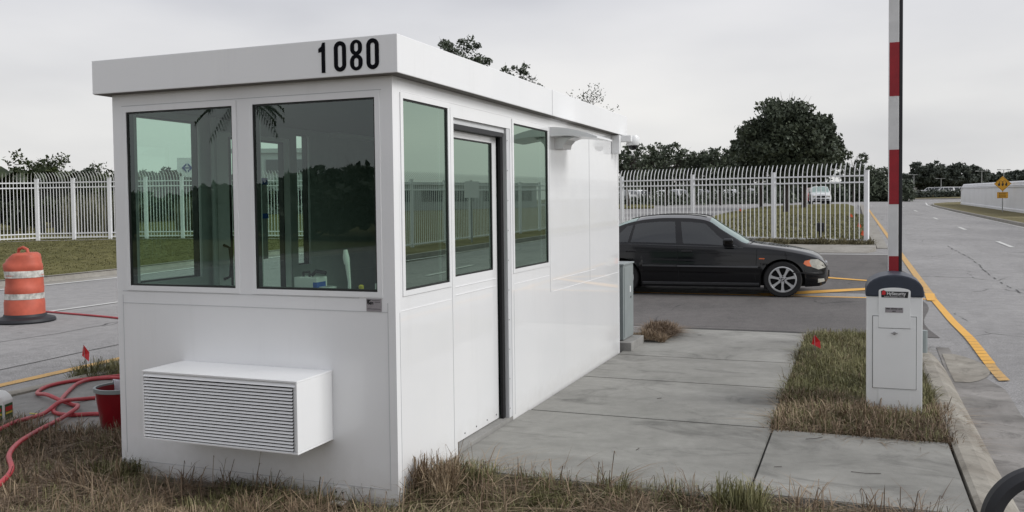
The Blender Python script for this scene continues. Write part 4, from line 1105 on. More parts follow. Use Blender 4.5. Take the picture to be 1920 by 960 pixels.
# big oak group on the median
tree_at(1474, 58.5, 190, 176, 'largest oak tree, nearest on the median behind the fence', 11, 'oak_tree', nclump=520, per=64, lsize=.17, trunk_h=1.9, chf=.80, tr=.22, clump=.62)
tree_at(1506, 68, 228, 150, 'oak tree right behind the largest oak on the median', 12, 'oak_tree', nclump=330, per=60, lsize=.20, trunk_h=2.0, chf=.78, tr=.2, clump=.6)
tree_at(1428, 74, 236, 110, 'oak tree at the left shoulder of the largest median oak', 13, 'oak_tree', nclump=210, per=48, lsize=.20, trunk_h=2.0, chf=.72, tr=.18)
for i, (px, dep, tp, w, lab) in enumerate(((1178, 84, 262, 90, 'thin airy tree right beside the booth corner behind the fence'), (1248, 92, 268, 130, 'wide dark tree behind the fence, above the rear of the sedan'),
        (1303, 100, 284, 100, 'dark tree behind the fence between two wider trees'), (1352, 90, 272, 110, 'dark tree next left of the big median oaks'), (1398, 108, 280, 90, 'dark tree in the gap left of the big median oaks'), (1215, 110, 290, 110, 'shaded tree low behind the thin airy tree'), (1600, 120, 296, 70, 'bushy tree right of the big median oaks'), (1632, 140, 318, 90, 'low tree beside the corner post of the white fence'))):
    tree_at(px, dep, tp, w*.92, lab, 20+i, nclump=(150, 170, 120, 190)[i % 4] if i else 120, per=34 if i else 16, lsize=.21, trunk_h=1.6, chf=.80, tr=.16, group='trees behind the fence', bare=(i == 0))
# tree tops over the booth roof
tree_at(872, 46, 84, 112, 'tree rising behind the booth, its top showing over the roof near the number', 41, hz=384, nclump=200, per=70, lsize=.10, trunk_h=3, chf=.55, tr=.2, clump=.5, zoff=.1)
tree_at(976, 50, 130, 104, 'tree behind the booth roof, two small sprigs showing over its edge', 42, hz=384, nclump=130, per=50, lsize=.10, trunk_h=3, chf=.55, tr=.2, clump=.45)
tree_at(1104, 54, 170, 92, 'thin tree showing over the far end of the booth roof', 43, hz=382, nclump=130, per=22, lsize=.075, trunk_h=2.4, chf=.6, tr=.15, clump=.6, bare=1)
# far trees right
for i, (px, dep, tp, w, lab) in enumerate(((1655, 215, 332, 80, 'low far tree just left of the barrier arm'), (1712, 228, 330, 70, 'far tree just right of the barrier arm'), (1742, 214, 308, 86, 'broad far oak over the parked cars'), (1806, 215, 310, 92, 'broad far oak behind the end of the white wall'), (1848, 240, 324, 60, 'far tree behind the yellow road sign'), (1880, 250, 330, 60, 'low far tree right of the yellow road sign'), (1915, 235, 324, 60, 'far tree at the right edge over the white wall'), (1772, 250, 338, 70, 'low far tree between two broad far oaks'), (1685, 240, 336, 60, 'low far tree behind the barrier arm'))):
    tree_at(px, dep, tp, w, lab, 60+i, hz=376, leaf='leaf_far', nclump=150, per=48, lsize=.48, trunk_h=1.2, chf=.86, tr=.3, group='far trees across the crossroad')
# dark wood closing the view behind the lot cars
def wood_mass(name, label, p0, p1, dep, top_px, n, seed, ls, hz=379, leaf='leaf_oak'):
    r = np.random.default_rng(seed); cs = []
    for k in range(n):
        px = r.uniform(p0, p1); d_ = dep*r.uniform(1, 1.12); x, y = spot(px, d_); z0 = H(x, y); zt = 1.66+(hz-top_px+r.uniform(-7, 3))/FPX*d_
        cs.append((x, y, z0+(zt-z0)*r.random()))
    tag(link(name, leaf_mesh(name, cs, [1.5]*n, 60, ls, 1.0, seed=seed), leaf), label, 'wood', kind='stuff')
wood_mass('woodland', 'dark wooded edge behind the cars beyond the white fence', 1150, 1700, 135, 347, 480, 3, .42)
wood_mass('low_brush', 'patchy low brush in front of the cars beyond the white fence', 1150, 1480, 104, 366, 70, 9, .3)
wood_mass('woodland', 'wooded edge closing the view behind the left fence', -160, 620, 72, 346, 620, 4, .26, 393)
wood_mass('woodland', 'far wooded edge behind the distant parking lot', 1640, 2000, 262, 346, 380, 6, .6, 376, 'leaf_far')
# hedge in front of the far lot
hx = []
for k in range(60):
    x, y = spot(1640+k*5, 176); hx.append((x, y, H(x, y)+.9))
tag(link('hedge', leaf_mesh('hedge', hx, [1.0]*60, 60, .4, 1.2, seed=5), 'leaf_far'), 'long low clipped hedge in front of the far parking lot', 'hedge')
# vegetation behind the left fence
lab_l = ['dark bush behind the left fence at the frame edge', 'dark bush behind the left fence, second from the frame edge', 'dark bush behind the left fence above the orange drum', 'dark bush behind the left fence right of the drum', 'dark bush behind the left fence beside the booth', 'dark bush behind the left fence seen at the booth corner', 'bush behind the left fence seen through the front left window', 'round bush seen through the front left window of the booth', 'bush next to the logo building seen through the booth']
for i, (px, dep, tp, w) in enumerate(((-20, 44, 318, 120), (45, 46, 322, 130), (95, 50, 318, 110), (160, 54, 322, 120), (205, 52, 330, 90), (250, 56, 336, 90), (285, 58, 328, 90), (325, 62, 322, 90), (380, 60, 340, 100))):
    tree_at(px, dep, tp, w, lab_l[i], 80+i, 'bush', hz=393, nclump=130, per=60, lsize=.17, trunk_h=.4, chf=.95, tr=.07, leaf='leaf_shrub' if i % 3 else 'leaf_oak', cat='bush', group='bushes behind the left fence', stems=3, zoff=.2)
for i, (px, dep, tp, w) in enumerate(((60, 56, 300, 90), (100, 57, 292, 70), (180, 60, 312, 80))):
    tree_at(px, dep, tp, w, ['thin twiggy tree behind the left fence over the drum', 'tall thin tree behind the left fence right of the drum', 'thin tree behind the left fence near the booth'][i], 95+i, hz=393, nclump=60, per=14, lsize=.14, trunk_h=2.2, chf=.5, tr=.07, bare=1, leaf='leaf_shrub', zoff=.2)
def banana(px, dep, top_px, label, seed):
    r = np.random.default_rng(seed); x, y = spot(px, dep); z = H(x, y)+.2; h = 1.66+(393-top_px)/FPX*dep-z
    root = thing('banana_plant', label, 'plant', (x, y, z), group='banana plants behind the left fence')
    st = MB(); lf = MB()
    for k in range(3):
        a = r.uniform(0, 6.28); bx, by = .35*math.cos(a), .35*math.sin(a); st.tube([(bx, by, 0), (bx*1.4, by*1.4, h*.55)], [.10, .06], 8)
        for q in range(5):
            b = 2*math.pi*q/5+r.uniform(-.4, .4); up = r.uniform(.7, 1.3); ln = h*r.uniform(.40, .52); base = Vector((bx*1.4, by*1.4, h*.52)); pts = []
            for i in range(8):
                t = i/7; pts.append(base+Vector((math.cos(b)*ln*t*.75, math.sin(b)*ln*t*.75, ln*(t*up-t*t*.45))))
            sd = Vector((-math.sin(b), math.cos(b), 0)); vs = []
            for i, p in enumerate(pts):
                w = .30*math.sin(math.pi*min(1, (i/7*.93+.05)))**.7; tw = Vector((0, 0, -.25*w))
                vs += [p-sd*w+tw, p, p+sd*w+tw]
            lf.add(vs, [(3*i+k_, 3*i+k_+1, 3*i+k_+4, 3*i+k_+3) for i in range(7) for k_ in range(2)], True)
    st.build('stem', 'leaf_shrub', root); o = lf.build('leaves', 'banana_leaf', root)
    at = o.data.attributes.new('tone', 'FLOAT', 'FACE'); at.data.foreach_set('value', r.random(len(o.data.polygons)).astype(np.float32))
banana(8, 41, 296, 'broad-leaved banana plant at the left edge behind the fence', 1)
banana(62, 42, 308, 'broad-leaved banana plant behind the fence over the orange drum', 2)
banana(98, 42, 305, 'broad-leaved banana plant behind the fence right of the drum', 3)
# pale dry reeds behind the left fence
def reeds(px0, px1, dep, h, seed, name, label):
    r = np.random.default_rng(seed); mb = MB(); vs = []; fs = []
    for k in range(900):
        x, y = spot(r.uniform(px0, px1), dep+r.uniform(-1.5, 1.5)); z = H(x, y)+.2; hh_ = h*r.uniform(.6, 1.1); a = r.uniform(0, 6.28); l = r.uniform(.1, .45); w = .02
        dx, dy = math.cos(a), math.sin(a); b = len(vs)
        vs += [(x-dy*w, y+dx*w, z), (x+dy*w, y-dx*w, z), (x+dx*l*.4+dy*w, y+dy*l*.4-dx*w, z+hh_*.7), (x+dx*l*.4-dy*w, y+dy*l*.4+dx*w, z+hh_*.7), (x+dx*l, y+dy*l, z+hh_)]
        fs += [(b, b+1, b+2, b+3), (b+3, b+2, b+4)]
    o = mb.add(vs, fs).build(name, 'leaf_pale'); at = o.data.attributes.new('tone', 'FLOAT', 'FACE'); at.data.foreach_set('value', r.random(len(o.data.polygons)).astype(np.float32))
    return tag(o, label, 'reeds', kind='stuff')
reeds(120, 260, 41, 1.9, 3, 'dry_reeds', 'pale dry reeds standing behind the left white fence')
reeds(330, 470, 42, 1.6, 4, 'dry_reeds', 'pale dry reeds behind the fence, seen through the booth')
# trees behind the viewer, mirrored in the front glass
for i, (x, y, h, c, s) in enumerate(((-20.5, -30, 4.6, 3.2, 1), (-17.0, -31, 5.6, 3.4, 2), (-14.5, -34, 4.8, 3.2, 3), (-11, -33, 5.6, 3.4, 4), (-25, -29, 3.9, 3.2, 5), (-8, -36, 5.2, 3.4, 6), (-30, -27, 3.6, 3, 7), (-18, -36, 5.2, 3.6, 8), (-13, -40, 6.2, 4, 9), (-5, -34, 5.0, 3.6, 10), (-1, -37, 5.8, 4, 12), (4, -35, 5.2, 4, 13), (9, -40, 6, 4, 14))):
    h *= .66; make_tree('tree', 'dark tree behind the viewer across the left road, mirrored in the front windows', x, y, 0, h, c, h*.92, 120+s, nclump=110, per=50, lsize=.30, trunk_h=.6, tr=.15, group='trees mirrored in the front windows')
def palm(x, y, h, label, seed):
    r = np.random.default_rng(seed); root = thing('palm_tree', label, 'palm tree', (x, y, 0))
    MB().tube([(0, 0, 0), (.05, 0, h*.5), (.0, 0, h)], [.17, .13, .15], 10).build('trunk', 'bark', root)
    mb = MB(); vs = []; fs = []
    for k in range(26):
        a = r.uniform(0, 6.28); e = r.uniform(-.5, 1.1); L_ = r.uniform(.9, 1.25); d = Vector((math.cos(a)*math.cos(e), math.sin(a)*math.cos(e), math.sin(e))); sd = Vector((-math.sin(a), math.cos(a), 0))
        for i in range(1, 16):
            t = i/15; p = Vector((0, 0, h))+d*L_*t+Vector((0, 0, -.55*t*t*L_)); ll = .55*math.sin(math.pi*(.15+.8*t))
            for s in (-1, 1):
                q = p+sd*s*ll*.8+d*ll*.5+Vector((0, 0, -.18)); b = len(vs); vs += [p, p+d*.05, q]; fs.append((b, b+1, b+2))
    o = mb.add(vs, fs).build('fronds', 'leaf_shrub', root); at = o.data.attributes.new('tone', 'FLOAT', 'FACE'); at.data.foreach_set('value', r.random(len(fs)).astype(np.float32))
palm(-13.75, -16.2, 4.75, 'palm tree behind the viewer, mirrored at the top of the front windows', 4)

# ------------------------------------------------------------------ grass
def in_rects(x, y, rs): return any(a < x < b and c < y < d for a, b, c, d in rs)
def grass(name, mat, label, region, n, hmin, hmax, lean, zf, seed, w=.0022, mat_blocks=(), clump=0, cat='grass', tonef=None):
    r = np.random.default_rng(seed); X = []; Y = []
    (x0, x1, y0, y1) = region
    if clump:
        nc = int(clump); cx = r.uniform(x0, x1, nc); cy = r.uniform(y0, y1, nc); cs = r.uniform(.02, .07, nc); ct = r.random(nc); ch_ = r.uniform(.6, 1.25, nc); ca = r.uniform(0, 6.28, nc)
        k = r.integers(0, nc, n); X = cx[k]+r.normal(size=n)*cs[k]; Y = cy[k]+r.normal(size=n)*cs[k]; T_ = ct[k]; HM = ch_[k]; CA = ca[k]
    else:
        X = r.uniform(x0, x1, n); Y = r.uniform(y0, y1, n); T_ = r.random(n); HM = np.ones(n); CA = r.uniform(0, 6.28, n)
    ok = np.array([x0 < a < x1 and y0 < b < y1 and not in_rects(a, b, mat_blocks) for a, b in zip(X, Y)])
    X, Y, T_, HM, CA = X[ok], Y[ok], T_[ok], HM[ok], CA[ok]; n = len(X)
    Z = np.array([zf(a, b) for a, b in zip(X, Y)])
    h = r.uniform(hmin, hmax, n)*HM; a = CA+r.normal(size=n)*1.3; l = h*np.abs(r.normal(size=n))*lean; l = np.minimum(l, h*3.0)
    hz_ = h/np.sqrt(1+(l/h)**2)
    ww = w*r.uniform(.6, 1.5, n); dx, dy = np.cos(a), np.sin(a); fx = r.uniform(0, 6.28, n); sx_, sy_ = np.cos(fx), np.sin(fx)
    V = np.zeros((n, 7, 3)); prof = [(0, 0, 1), (.22, .45, .9), (.6, .84, .65), (1.0, 1.0 , 0)]
    droop = r.uniform(.65, 1.0, n)
    for i, (u, v, q) in enumerate(prof):
        px = X+dx*l*u; py = Y+dy*l*u; pz = Z+hz_*(v if i < 3 else droop)
        if i < 3:
            V[:, 2*i] = np.stack([px-sx_*ww*q, py-sy_*ww*q, pz], 1); V[:, 2*i+1] = np.stack([px+sx_*ww*q, py+sy_*ww*q, pz], 1)
        else: V[:, 6] = np.stack([px, py, pz], 1)
    idx = np.arange(n)[:, None]*7
    F4 = np.concatenate([idx+[0, 1, 3, 2], idx+[2, 3, 5, 4]]); F3 = idx+[4, 5, 6]
    me = D.meshes.new(name); me.vertices.add(7*n); me.vertices.foreach_set('co', V.ravel())
    loops = np.concatenate([F4.ravel(), F3.ravel()]).astype(np.int32); me.loops.add(len(loops)); me.loops.foreach_set('vertex_index', loops)
    nf4, nf3 = len(F4), len(F3); me.polygons.add(nf4+nf3)
    st = np.concatenate([np.arange(nf4)*4, nf4*4+np.arange(nf3)*3]).astype(np.int32); tt = np.concatenate([np.full(nf4, 4), np.full(nf3, 3)]).astype(np.int32)
    me.polygons.foreach_set('loop_start', st); me.polygons.foreach_set('loop_total', tt)
    tone = np.clip(T_*.55+r.random(n)**1.4*.55, 0, 1)
    pn = .5+.5*np.sin(X*3.1+1.7*np.sin(Y*2.3+seed))*np.cos(Y*3.7+1.3*np.sin(X*2.9)); tone = np.clip(tone*.75+(pn-.5)*.42+.1, 0, 1)
    if tonef is not None: tone = np.clip(tone+np.array([tonef(p, q) for p, q in zip(X, Y)]), 0, 1)
    at = me.attributes.new('tone', 'FLOAT', 'FACE'); at.data.foreach_set('value', np.concatenate([tone, tone, tone]).astype(np.float32))
    me.update(); o = link(name, me, mat); return tag(o, label, cat, kind='stuff')
booth_r = (-2.11, .012, -.012, 5.3); gate_r = (2.54, 2.97, 3.04, 3.48)
Zb = lambda x, y: bed(x, y)-.02-.055*ss(.3, -.1, y)
front_blocks = [booth_r, (-4.62, -2.13, .52, 2.9), (0.0, 1.91, .57, 8), (1.9, 3.2, .70, 2.15)]
grass('grass', 'grass_blade', 'dry brown grass strip in front of the booth and walkway', (-5.2, 3.06, -2.4, .66), 64000, .05, .14, 2.0, Zb, 1, .0024, front_blocks, 2600)
grass('grass', 'grass_green', 'green-tinged grass tufts along the front strip', (-4.4, 3.06, -1.6, .60), 74000, .06, .17, 1.5, Zb, 2, .0022, front_blocks, 700)
grass('grass', 'grass_straw', 'straw-coloured dead grass litter on the front strip', (-4.4, 3.06, -1.8, .64), 30000, .07, .24, 3.2, lambda x, y: Zb(x, y)+.03, 3, .0026, front_blocks, 900)
grass('grass', 'grass_straw', 'brown dead grass left of the booth by the hose', (-4.6, -2.0, -1.2, .56), 26000, .08, .20, 1.9, Zb, 31, .0026, front_blocks, 600)
isl_blocks = [gate_r]
grass('grass', 'grass_green', 'green and brown grass on the gate island', (1.90, 3.07, 2.18, 7.25), 80000, .06, .18, 1.15, Zb, 4, .0026, isl_blocks, 1900, tonef=lambda x, y: .0)
grass('grass', 'grass_straw', 'dead straw fringe along the front edge of the gate island', (1.90, 3.14, 2.12, 3.3), 15000, .07, .18, 2.4, lambda x, y: Zb(x, y)+.03, 5, .0028, isl_blocks, 500)
grass('grass', 'grass_blade', 'dry grass mixed through the gate island', (1.84, 3.10, 2.13, 7.2), 46000, .05, .15, 1.6, Zb, 6, .0026, isl_blocks, 900)
grass('grass', 'grass_straw', 'thin straw scattered through the gate island grass', (1.88, 3.10, 2.6, 7.2), 16000, .06, .16, 2.0, Zb, 51, .0026, isl_blocks, 260)
grass('grass', 'grass_green', 'grass clump at the left kerb behind the slab', (-5.05, -2.12, 2.12, 7.1), 34000, .06, .2, .8, Zb, 7, .003, [booth_r], 420)
grass('grass', 'grass_blade', 'brown grass beside the left kerb', (-4.80, -2.12, 2.15, 7.1), 20000, .06, .17, 1.2, Zb, 8, .003, [booth_r], 300)
grass('grass', 'grass_straw', 'heap of dead brown grass beside the cabinet pad', (.04, .34, 5.95, 6.95), 8000, .05, .15, 1.8, lambda x, y: .0+.10*math.exp(-((x-.14)/.13)**2-((y-6.4)/.35)**2), 9, .003, [], 60)
for i, (x, y, h, n, mt) in enumerate(((-1.10, -.62, .20, 1500, 'grass_straw'), (.14, .16, .26, 1500, 'grass_straw'), (-1.95, -.18, .18, 800, 'grass_green'), (1.88, .42, .24, 1200, 'grass_green'), (2.25, .35, .16, 500, 'grass_green'), (.32, .34, .20, 900, 'grass_green'), (-.95, -.55, .2, 500, 'grass_green'))):
    grass('grass', mt, ['straw tuft before the louvred unit', 'straw tuft at the near booth corner', 'green tuft at the left booth foot', 'green tuft at the walkway joint', 'small green tuft right of the walkway joint', 'green tuft beside the corner straw', 'green tuft beside the front straw tuft'][i], (x-.13, x+.13, y-.09, y+.09), n, h*.5, h, .38, Zb, 40+i, .0024, front_blocks[:1], 5, tonef=(lambda p, q: .35) if mt == 'grass_straw' else (lambda p, q: .1))
grass('grass', 'grass_blade', 'scrubby grass fringe at the foot of the white fence', (-6, 2.95, 23.9, 24.9), 22000, .06, .22, 1.1, lambda x, y: H(x, y)+.10, 10, .010, [], 500)
grass('grass', 'grass_green', 'rough grass on the median behind the white fence', (-4.0, 2.8, 24.8, 50), 60000, .05, .13, 1.2, lambda x, y: H(x, y)+.10, 11, .014, [], 4000)
grass('grass', 'lawn_blade', 'mown lawn between the left road and the fence', (-29, -15.25, 8, 27), 90000, .02, .055, 1.2, lambda x, y: LV(x, y)-.01, 12, .010, [], 9000)

# ------------------------------------------------------------------ small things
# hoses
def hose(name, label, pts, rad=.017):
    P = [Vector((p[0], p[1], p[2] if len(p) > 2 else .014)) for p in pts]; out = []
    for i in range(len(P)-1):
        p0, p1, p2, p3 = P[max(i-1, 0)], P[i], P[i+1], P[min(i+2, len(P)-1)]
        for k in range(8):
            t = k/8; out.append(.5*((2*p1)+(p2-p0)*t+(2*p0-5*p1+4*p2-p3)*t*t+(-p0+3*p1-3*p2+p3)*t**3))
    out.append(P[-1]); return tag(MB().tube(out, rad, 10).build(name, 'hose_red'), label, 'hose')
hose('garden_hose', 'red hose looping over itself on the slab left of the booth', [(-2.30, 2.3, .02), (-3.5, 2.25), (-4.20, 2.16), (-4.44, 2.02), (-4.40, 1.80, .02), (-4.24, 1.55), (-3.93, 1.16), (-3.76, .95), (-3.60, .82), (-3.42, .80), (-3.28, .88), (-3.1, .95), (-2.9, 1.02)])
hose('garden_hose', 'red hose running off the slab into the brown grass', [(-4.30, 2.28), (-4.52, 1.98), (-4.60, 1.76), (-4.56, 1.55), (-4.40, 1.34), (-4.12, 1.20, .05), (-3.88, 1.13, .03), (-3.70, 1.09), (-3.55, 1.0, .04), (-3.42, .86, .05), (-3.34, .66, .03), (-3.24, .44, .03), (-3.14, .22, .03), (-2.96, -.06, .04), (-2.72, -.32, .05), (-2.46, -.52, .03), (-2.3, -.78, .0)])
hose('garden_hose', 'red hose crossing straight over the slab to the bucket', [(-3.2, 1.62), (-3.6, 1.46), (-3.80, 1.30), (-3.74, 1.0, .055), (-3.64, .74, .02), (-3.50, .38, .05), (-3.4, .1, .04)])
hose('garden_hose', 'thin red hose lying across the left road behind the drum', [(-6.6, 5.4, .015), (-8.0, 5.85, .015), (-9.4, 6.1, .015), (-10.4, 6.25, .015)], .016)
# bucket
b = thing('bucket', 'red plastic mop bucket with grey rim and white rag, beside the booth', 'bucket', (-2.78, .70, -.004))
MB().lathe([(0, 0), (.135, 0), (.145, .02), (.180, .30), (.172, .30), (.138, .03), (0, .03)], 36).build('shell', 'red_bucket', b)
MB().lathe([(.174, .285), (.190, .285), (.192, .315), (.174, .315), (.174, .285)], 36).build('rim', 'util_green', b)
mb = MB(); vs = []
for j in range(9):
    for i in range(7):
        u_ = -.08+.16*i/6; v = j/8; a = math.pi*(.72+.25*u_/.08*.5)
        if v < .35: rr_, z = .16-.0*v, .20+.125*v/.35
        else: rr_, z = .165+.035*min(1, (v-.35)/.2), .328-.16*max(0, v-.5)*1.2
        vs.append((rr_*math.cos(a)+.006*math.sin(i*2.2), rr_*math.sin(a), z+.006*math.sin(i*1.7+j)))
tag(mb.add([(x, y, z) for x, y, z in vs], [(j*7+i, j*7+i+1, (j+1)*7+i+1, (j+1)*7+i) for j in range(8) for i in range(6)], True).build('cleaning_rag', 'white_cloth', None, loc=(-2.78, .70, -.004)), 'white rag hanging over the rim of the red bucket', 'rag')
so = D.objects['cleaning_rag']; sm_ = so.modifiers.new('s', 'SOLIDIFY'); sm_.thickness = .006
MB().box(-.02, .02, -.006, .002, .19, .25).build('sticker', 'logo_white', b, loc=None)
st = [o_ for o_ in b.children if o_.name.startswith('sticker')][0]; aa = R_(215); st.location = (.171*math.cos(aa), .171*math.sin(aa), 0); st.rotation_euler = (0, 0, aa+R_(90))
# jug at left edge
j = thing('detergent_jug', 'white jug with green and red label cut by the left edge', 'jug', (-3.78, .43, -.004), R_(20))
prof = [(-.10, 0), (.10, 0), (.105, .03), (.105, .19), (.085, .225), (.045, .255), (.02, .26), (-.03, .255), (-.10, .21), (-.105, .03)]
MB().prism(prof, lambda x, z: (x, -.07, z), lambda x, z: (x, .07, z)).build('jug_body', 'white_plastic', j, bevel=.016, fix=True)
MB().box(-.09, .095, -.0735, .0735, .045, .165).box(.09, .1075, -.05, .05, .045, .165).build('label', 'label_green', j)
MB().box(-.07, .09, -.0748, -.0737, .115, .14).box(.1077, .1085, -.045, .045, .11, .145).build('label_band', 'label_red', j)
MB().box(-.08, .094, -.0748, -.0737, .085, .10).box(.1077, .1085, -.045, .045, .088, .102).build('label_band', 'label_yellow', j)
MB().lathe([(.02, .258), (.022, .285), (0, .29)], 14, (-.01, 0, 0)).build('cap', 'white_plastic', j)
tag(MB().box(-3.84, -3.76, .78, .795, -.003, .002).build('plastic_strip', 'litter_yellow'), 'small yellow scrap lying on the slab left of the hose', 'litter')
# utility flags
def flag(name, label, x, y, z, h, mat, lean, size=.10, dirx=1, group=None):
    root = thing(name, label, 'marker flag', (x, y, z), group=group)
    tip = (lean[0], lean[1], h); MB().tube([(0, 0, -.05), (lean[0]*.5, lean[1]*.5, h*.5), tip], .0022, 5).build('wire', 'post_grey', root)
    s = size; n = 5; vs = []
    for i in range(n+1):
        t = i/n; vs += [(tip[0]+dirx*s*t*.45, tip[1]+.012*math.sin(t*5), h-s*.9*t), (tip[0]-dirx*s*.25*(1-t)*0, tip[1]+.012*math.sin(t*5+.5)+.002, h-s*1.1*(1)*(.35+.65*t)*.9)]
    o = MB().add([(tip[0], tip[1], h), (tip[0]+dirx*s*.45, tip[1]+.012, h-s*.55), (tip[0]+dirx*s*.5, tip[1]-.006, h-s*1.15), (tip[0]-dirx*s*.22, tip[1]+.01, h-s*.8)], [(0, 1, 3), (1, 2, 3)]).build('flag', mat, root)
    o.modifiers.new('s', 'SOLIDIFY').thickness = .0008
flag('marker_flag', 'red marker flag at the left kerb by the hose', -5.0, 2.45, -.08, .34, 'red_flag', (-.03, .0), .15)
flag('marker_flag', 'red marker flag in the grass island right of the walkway', 2.06, 5.6, -.02, .24, 'red_flag', (-.01, 0), .13)
for i, (x, y) in enumerate(((2.63, 27.5), (2.52, 33.6), (2.15, 44.6), (-4.9, 56.8))):
    flag('marker_flag', ['orange marker flag nearest the fence corner post', 'orange marker flag in the middle along the median edge', 'orange marker flag farthest up the right median edge', 'orange marker flag at the left edge of the median grass'][i], x, y, MED(x, y), .26, 'orange_flag', (0, 0), .2)
# landscape light on the fence line
ul = thing('flood_light', 'small black ground light in the grass behind the fence', 'flood light', (1.35, 26.2, MED(1.35, 26.2)))
MB().lathe([(.05, 0), (.05, .28), (.04, .29)], 12).build('stake', 'black', ul)
MB().box(-.12, .12, -.08, .08, .27, .56).build('lamp_head', 'black', ul, bevel=.03)
# traffic drum
dz = H(-9.13, 5.2)
dm = thing('traffic_drum', 'battered orange traffic drum with two white bands and a black rubber base', 'traffic drum', (-9.13, 5.20, 0.004))
def drum_pt(r0, z, a):
    d = 1.0
    # crushed shoulder on the left side
    q = math.cos(a-R_(205)); dent = max(0, q)**2*ss(.86, .98, z)
    r_ = r0*(1-.26*dent)+.014*math.sin(3*a+z*9)*ss(.2, .8, z)
    if z > .90: r_ += .10*max(0, math.cos(a-R_(185)))**8*(1-ss(1.0, 1.04, z))
    return (r_*math.cos(a)+.03*ss(.7, 1, z)*0, r_*math.sin(a), z-.07*dent)
def drum_part(nm, mat, prof, n=48):
    vs = [drum_pt(r0, z, 2*math.pi*k/n) for r0, z in prof for k in range(n)]
    fs = [(i*n+k, i*n+(k+1) % n, (i+1)*n+(k+1) % n, (i+1)*n+k) for i in range(len(prof)-1) for k in range(n)]
    if prof[-1][0] < .12: fs.append(tuple((len(prof)-1)*n+k for k in range(n)))
    return MB().add(vs, fs, True).build(nm, mat, dm)
drum_part('drum_body', 'orange', [(.275, .10), (.275, .30), (.268, .315), (.268, .33), (.262, .34), (.258, .43), (.262, .445), (.262, .52), (.256, .54), (.250, .66), (.256, .68), (.258, .70), (.254, .73), (.254, .78), (.262, .795), (.262, .86), (.254, .875), (.252, .95), (.240, 1.00), (.20, 1.03), (.11, 1.035)])
drum_part('reflective_band', 'drum_band', [(.2665, .345), (.2665, .43)])
drum_part('reflective_band', 'drum_band', [(.259, .665), (.259, .765)])
MB().lathe([(0, 0), (.41, 0), (.42, .02), (.40, .055), (.30, .085), (.28, .12), (.0, .12)], 40).build('base', 'rubber', dm)
MB().tube([(-.10, 0, 1.02), (-.085, 0, 1.085), (.0, 0, 1.11), (.085, 0, 1.08), (.10, 0, 1.02)], .022, 8).build('handle', 'orange', dm)
# yellow warning sign
sgx, sgy = 12.0, 66.5
sgz = VR(sgx, sgy)
sg = thing('road_sign', 'yellow diamond warning sign with a smaller plate below, in front of the white wall', 'road sign', (sgx, sgy, sgz), R_(-9))
MB().box(-.03, .03, .0, .05, 0, 2.55).build('post', 'post_grey', sg)
dd = .54; zc_ = 2.02
sp = MB().prism([(0, zc_-dd), (dd, zc_), (0, zc_+dd), (-dd, zc_)], lambda x, z: (x, -.012, z), lambda x, z: (x, -.002, z)).build('sign_panel', 'sign_yellow', sg, fix=True)
mb = MB()
i_, o2 = dd*.93, dd*.90
for a in range(4):
    c1 = [(0, 1), (1, 0), (0, -1), (-1, 0)][a]; c2 = [(1, 0), (0, -1), (-1, 0), (0, 1)][a]
    mb.prism([(c1[0]*i_, zc_+c1[1]*i_), (c2[0]*i_, zc_+c2[1]*i_), (c2[0]*o2, zc_+c2[1]*o2), (c1[0]*o2, zc_+c1[1]*o2)], lambda x, z: (x, -.0155, z), lambda x, z: (x, -.0125, z))
mb.build('border', 'black', sp, fix=True)
mb = MB()
for cx in (-.22, .0, .22):
    mb.lathe([(0, -.017), (.06, -.017), (.06, -.013)], 14, (cx, 0, zc_-.10), 'y'); mb.box(cx-.07, cx+.07, -.0168, -.013, zc_-.07, zc_+.0)
    mb.box(cx-.02, cx+.05, -.0164, -.013, zc_+.001, zc_+.08)
for cx in (-.11, .11):
    mb.prism([(cx+.13*math.cos(t), zc_+.06+.16*math.sin(t)) for t in frange(0, math.pi, 10)]+[(cx+.105*math.cos(t), zc_+.06+.135*math.sin(t)) for t in frange(math.pi, 0, 10)], lambda x, z: (x, -.0172, z), lambda x, z: (x, -.013, z))
mb.build('symbol', 'black', sp, fix=True)
s2 = MB().box(-.34, .34, -.012, -.002, 1.00, 1.43).build('plate', 'sign_yellow', sg)
mb = MB()
for z in (1.33, 1.215, 1.10): 
    x = -.22
    while x < .2: w = .035+.03*((int(x*100)*7) % 3)/2; mb.box(x, x+w, -.0145, -.0125, z-.03, z+.03); x += w+.03
mb.build('lettering', 'black', s2)
mb = MB().box(-.32, .32, -.0145, -.0125, 1.405, 1.415).box(-.32, .32, -.0145, -.0125, 1.015, 1.025); mb.build_each('border', 'black', s2)
# white masonry wall
wl0, wl1 = Vector((13.0, 104.0)), Vector((12.75, 55.0))
wt = (wl1-wl0).normalized(); wn = Vector((wt.y, -wt.x)) ; 
if wn.x > 0: wn = -wn
ww = thing('boundary_wall', 'long white masonry wall with rounded cornice beyond the right verge', 'wall')
def wallpt(s, hgt, off):
    p = wl0+wt*s; z = VR(p.x, p.y)-.1; q = p+wn*off; return (q.x, q.y, z+hgt)
LW = (wl1-wl0).length; HW = 2.30
def wall_run(nm, mat, prof, s0=0, s1=LW, n=24):
    vs = []; k = len(prof)
    for i in range(n+1):
        s_ = s0+(s1-s0)*i/n
        for (of, hg) in prof:
            e = 1.0
            if s_ < 1.2: e = 1-.16*(1-math.sqrt(max(0, 1-(1-s_/1.2)**2))) 
            vs.append(wallpt(s_, hg*(e if hg > 1.5 else 1), of))
    fs = [(i*k+a, i*k+(a+1) % k, (i+1)*k+(a+1) % k, (i+1)*k+a) for i in range(n) for a in range(k)]
    fs += [tuple(range(k)), tuple(n*k+a for a in range(k))[::-1]]
    return MB().add(vs, fs).build(nm, mat, ww, fix=True)
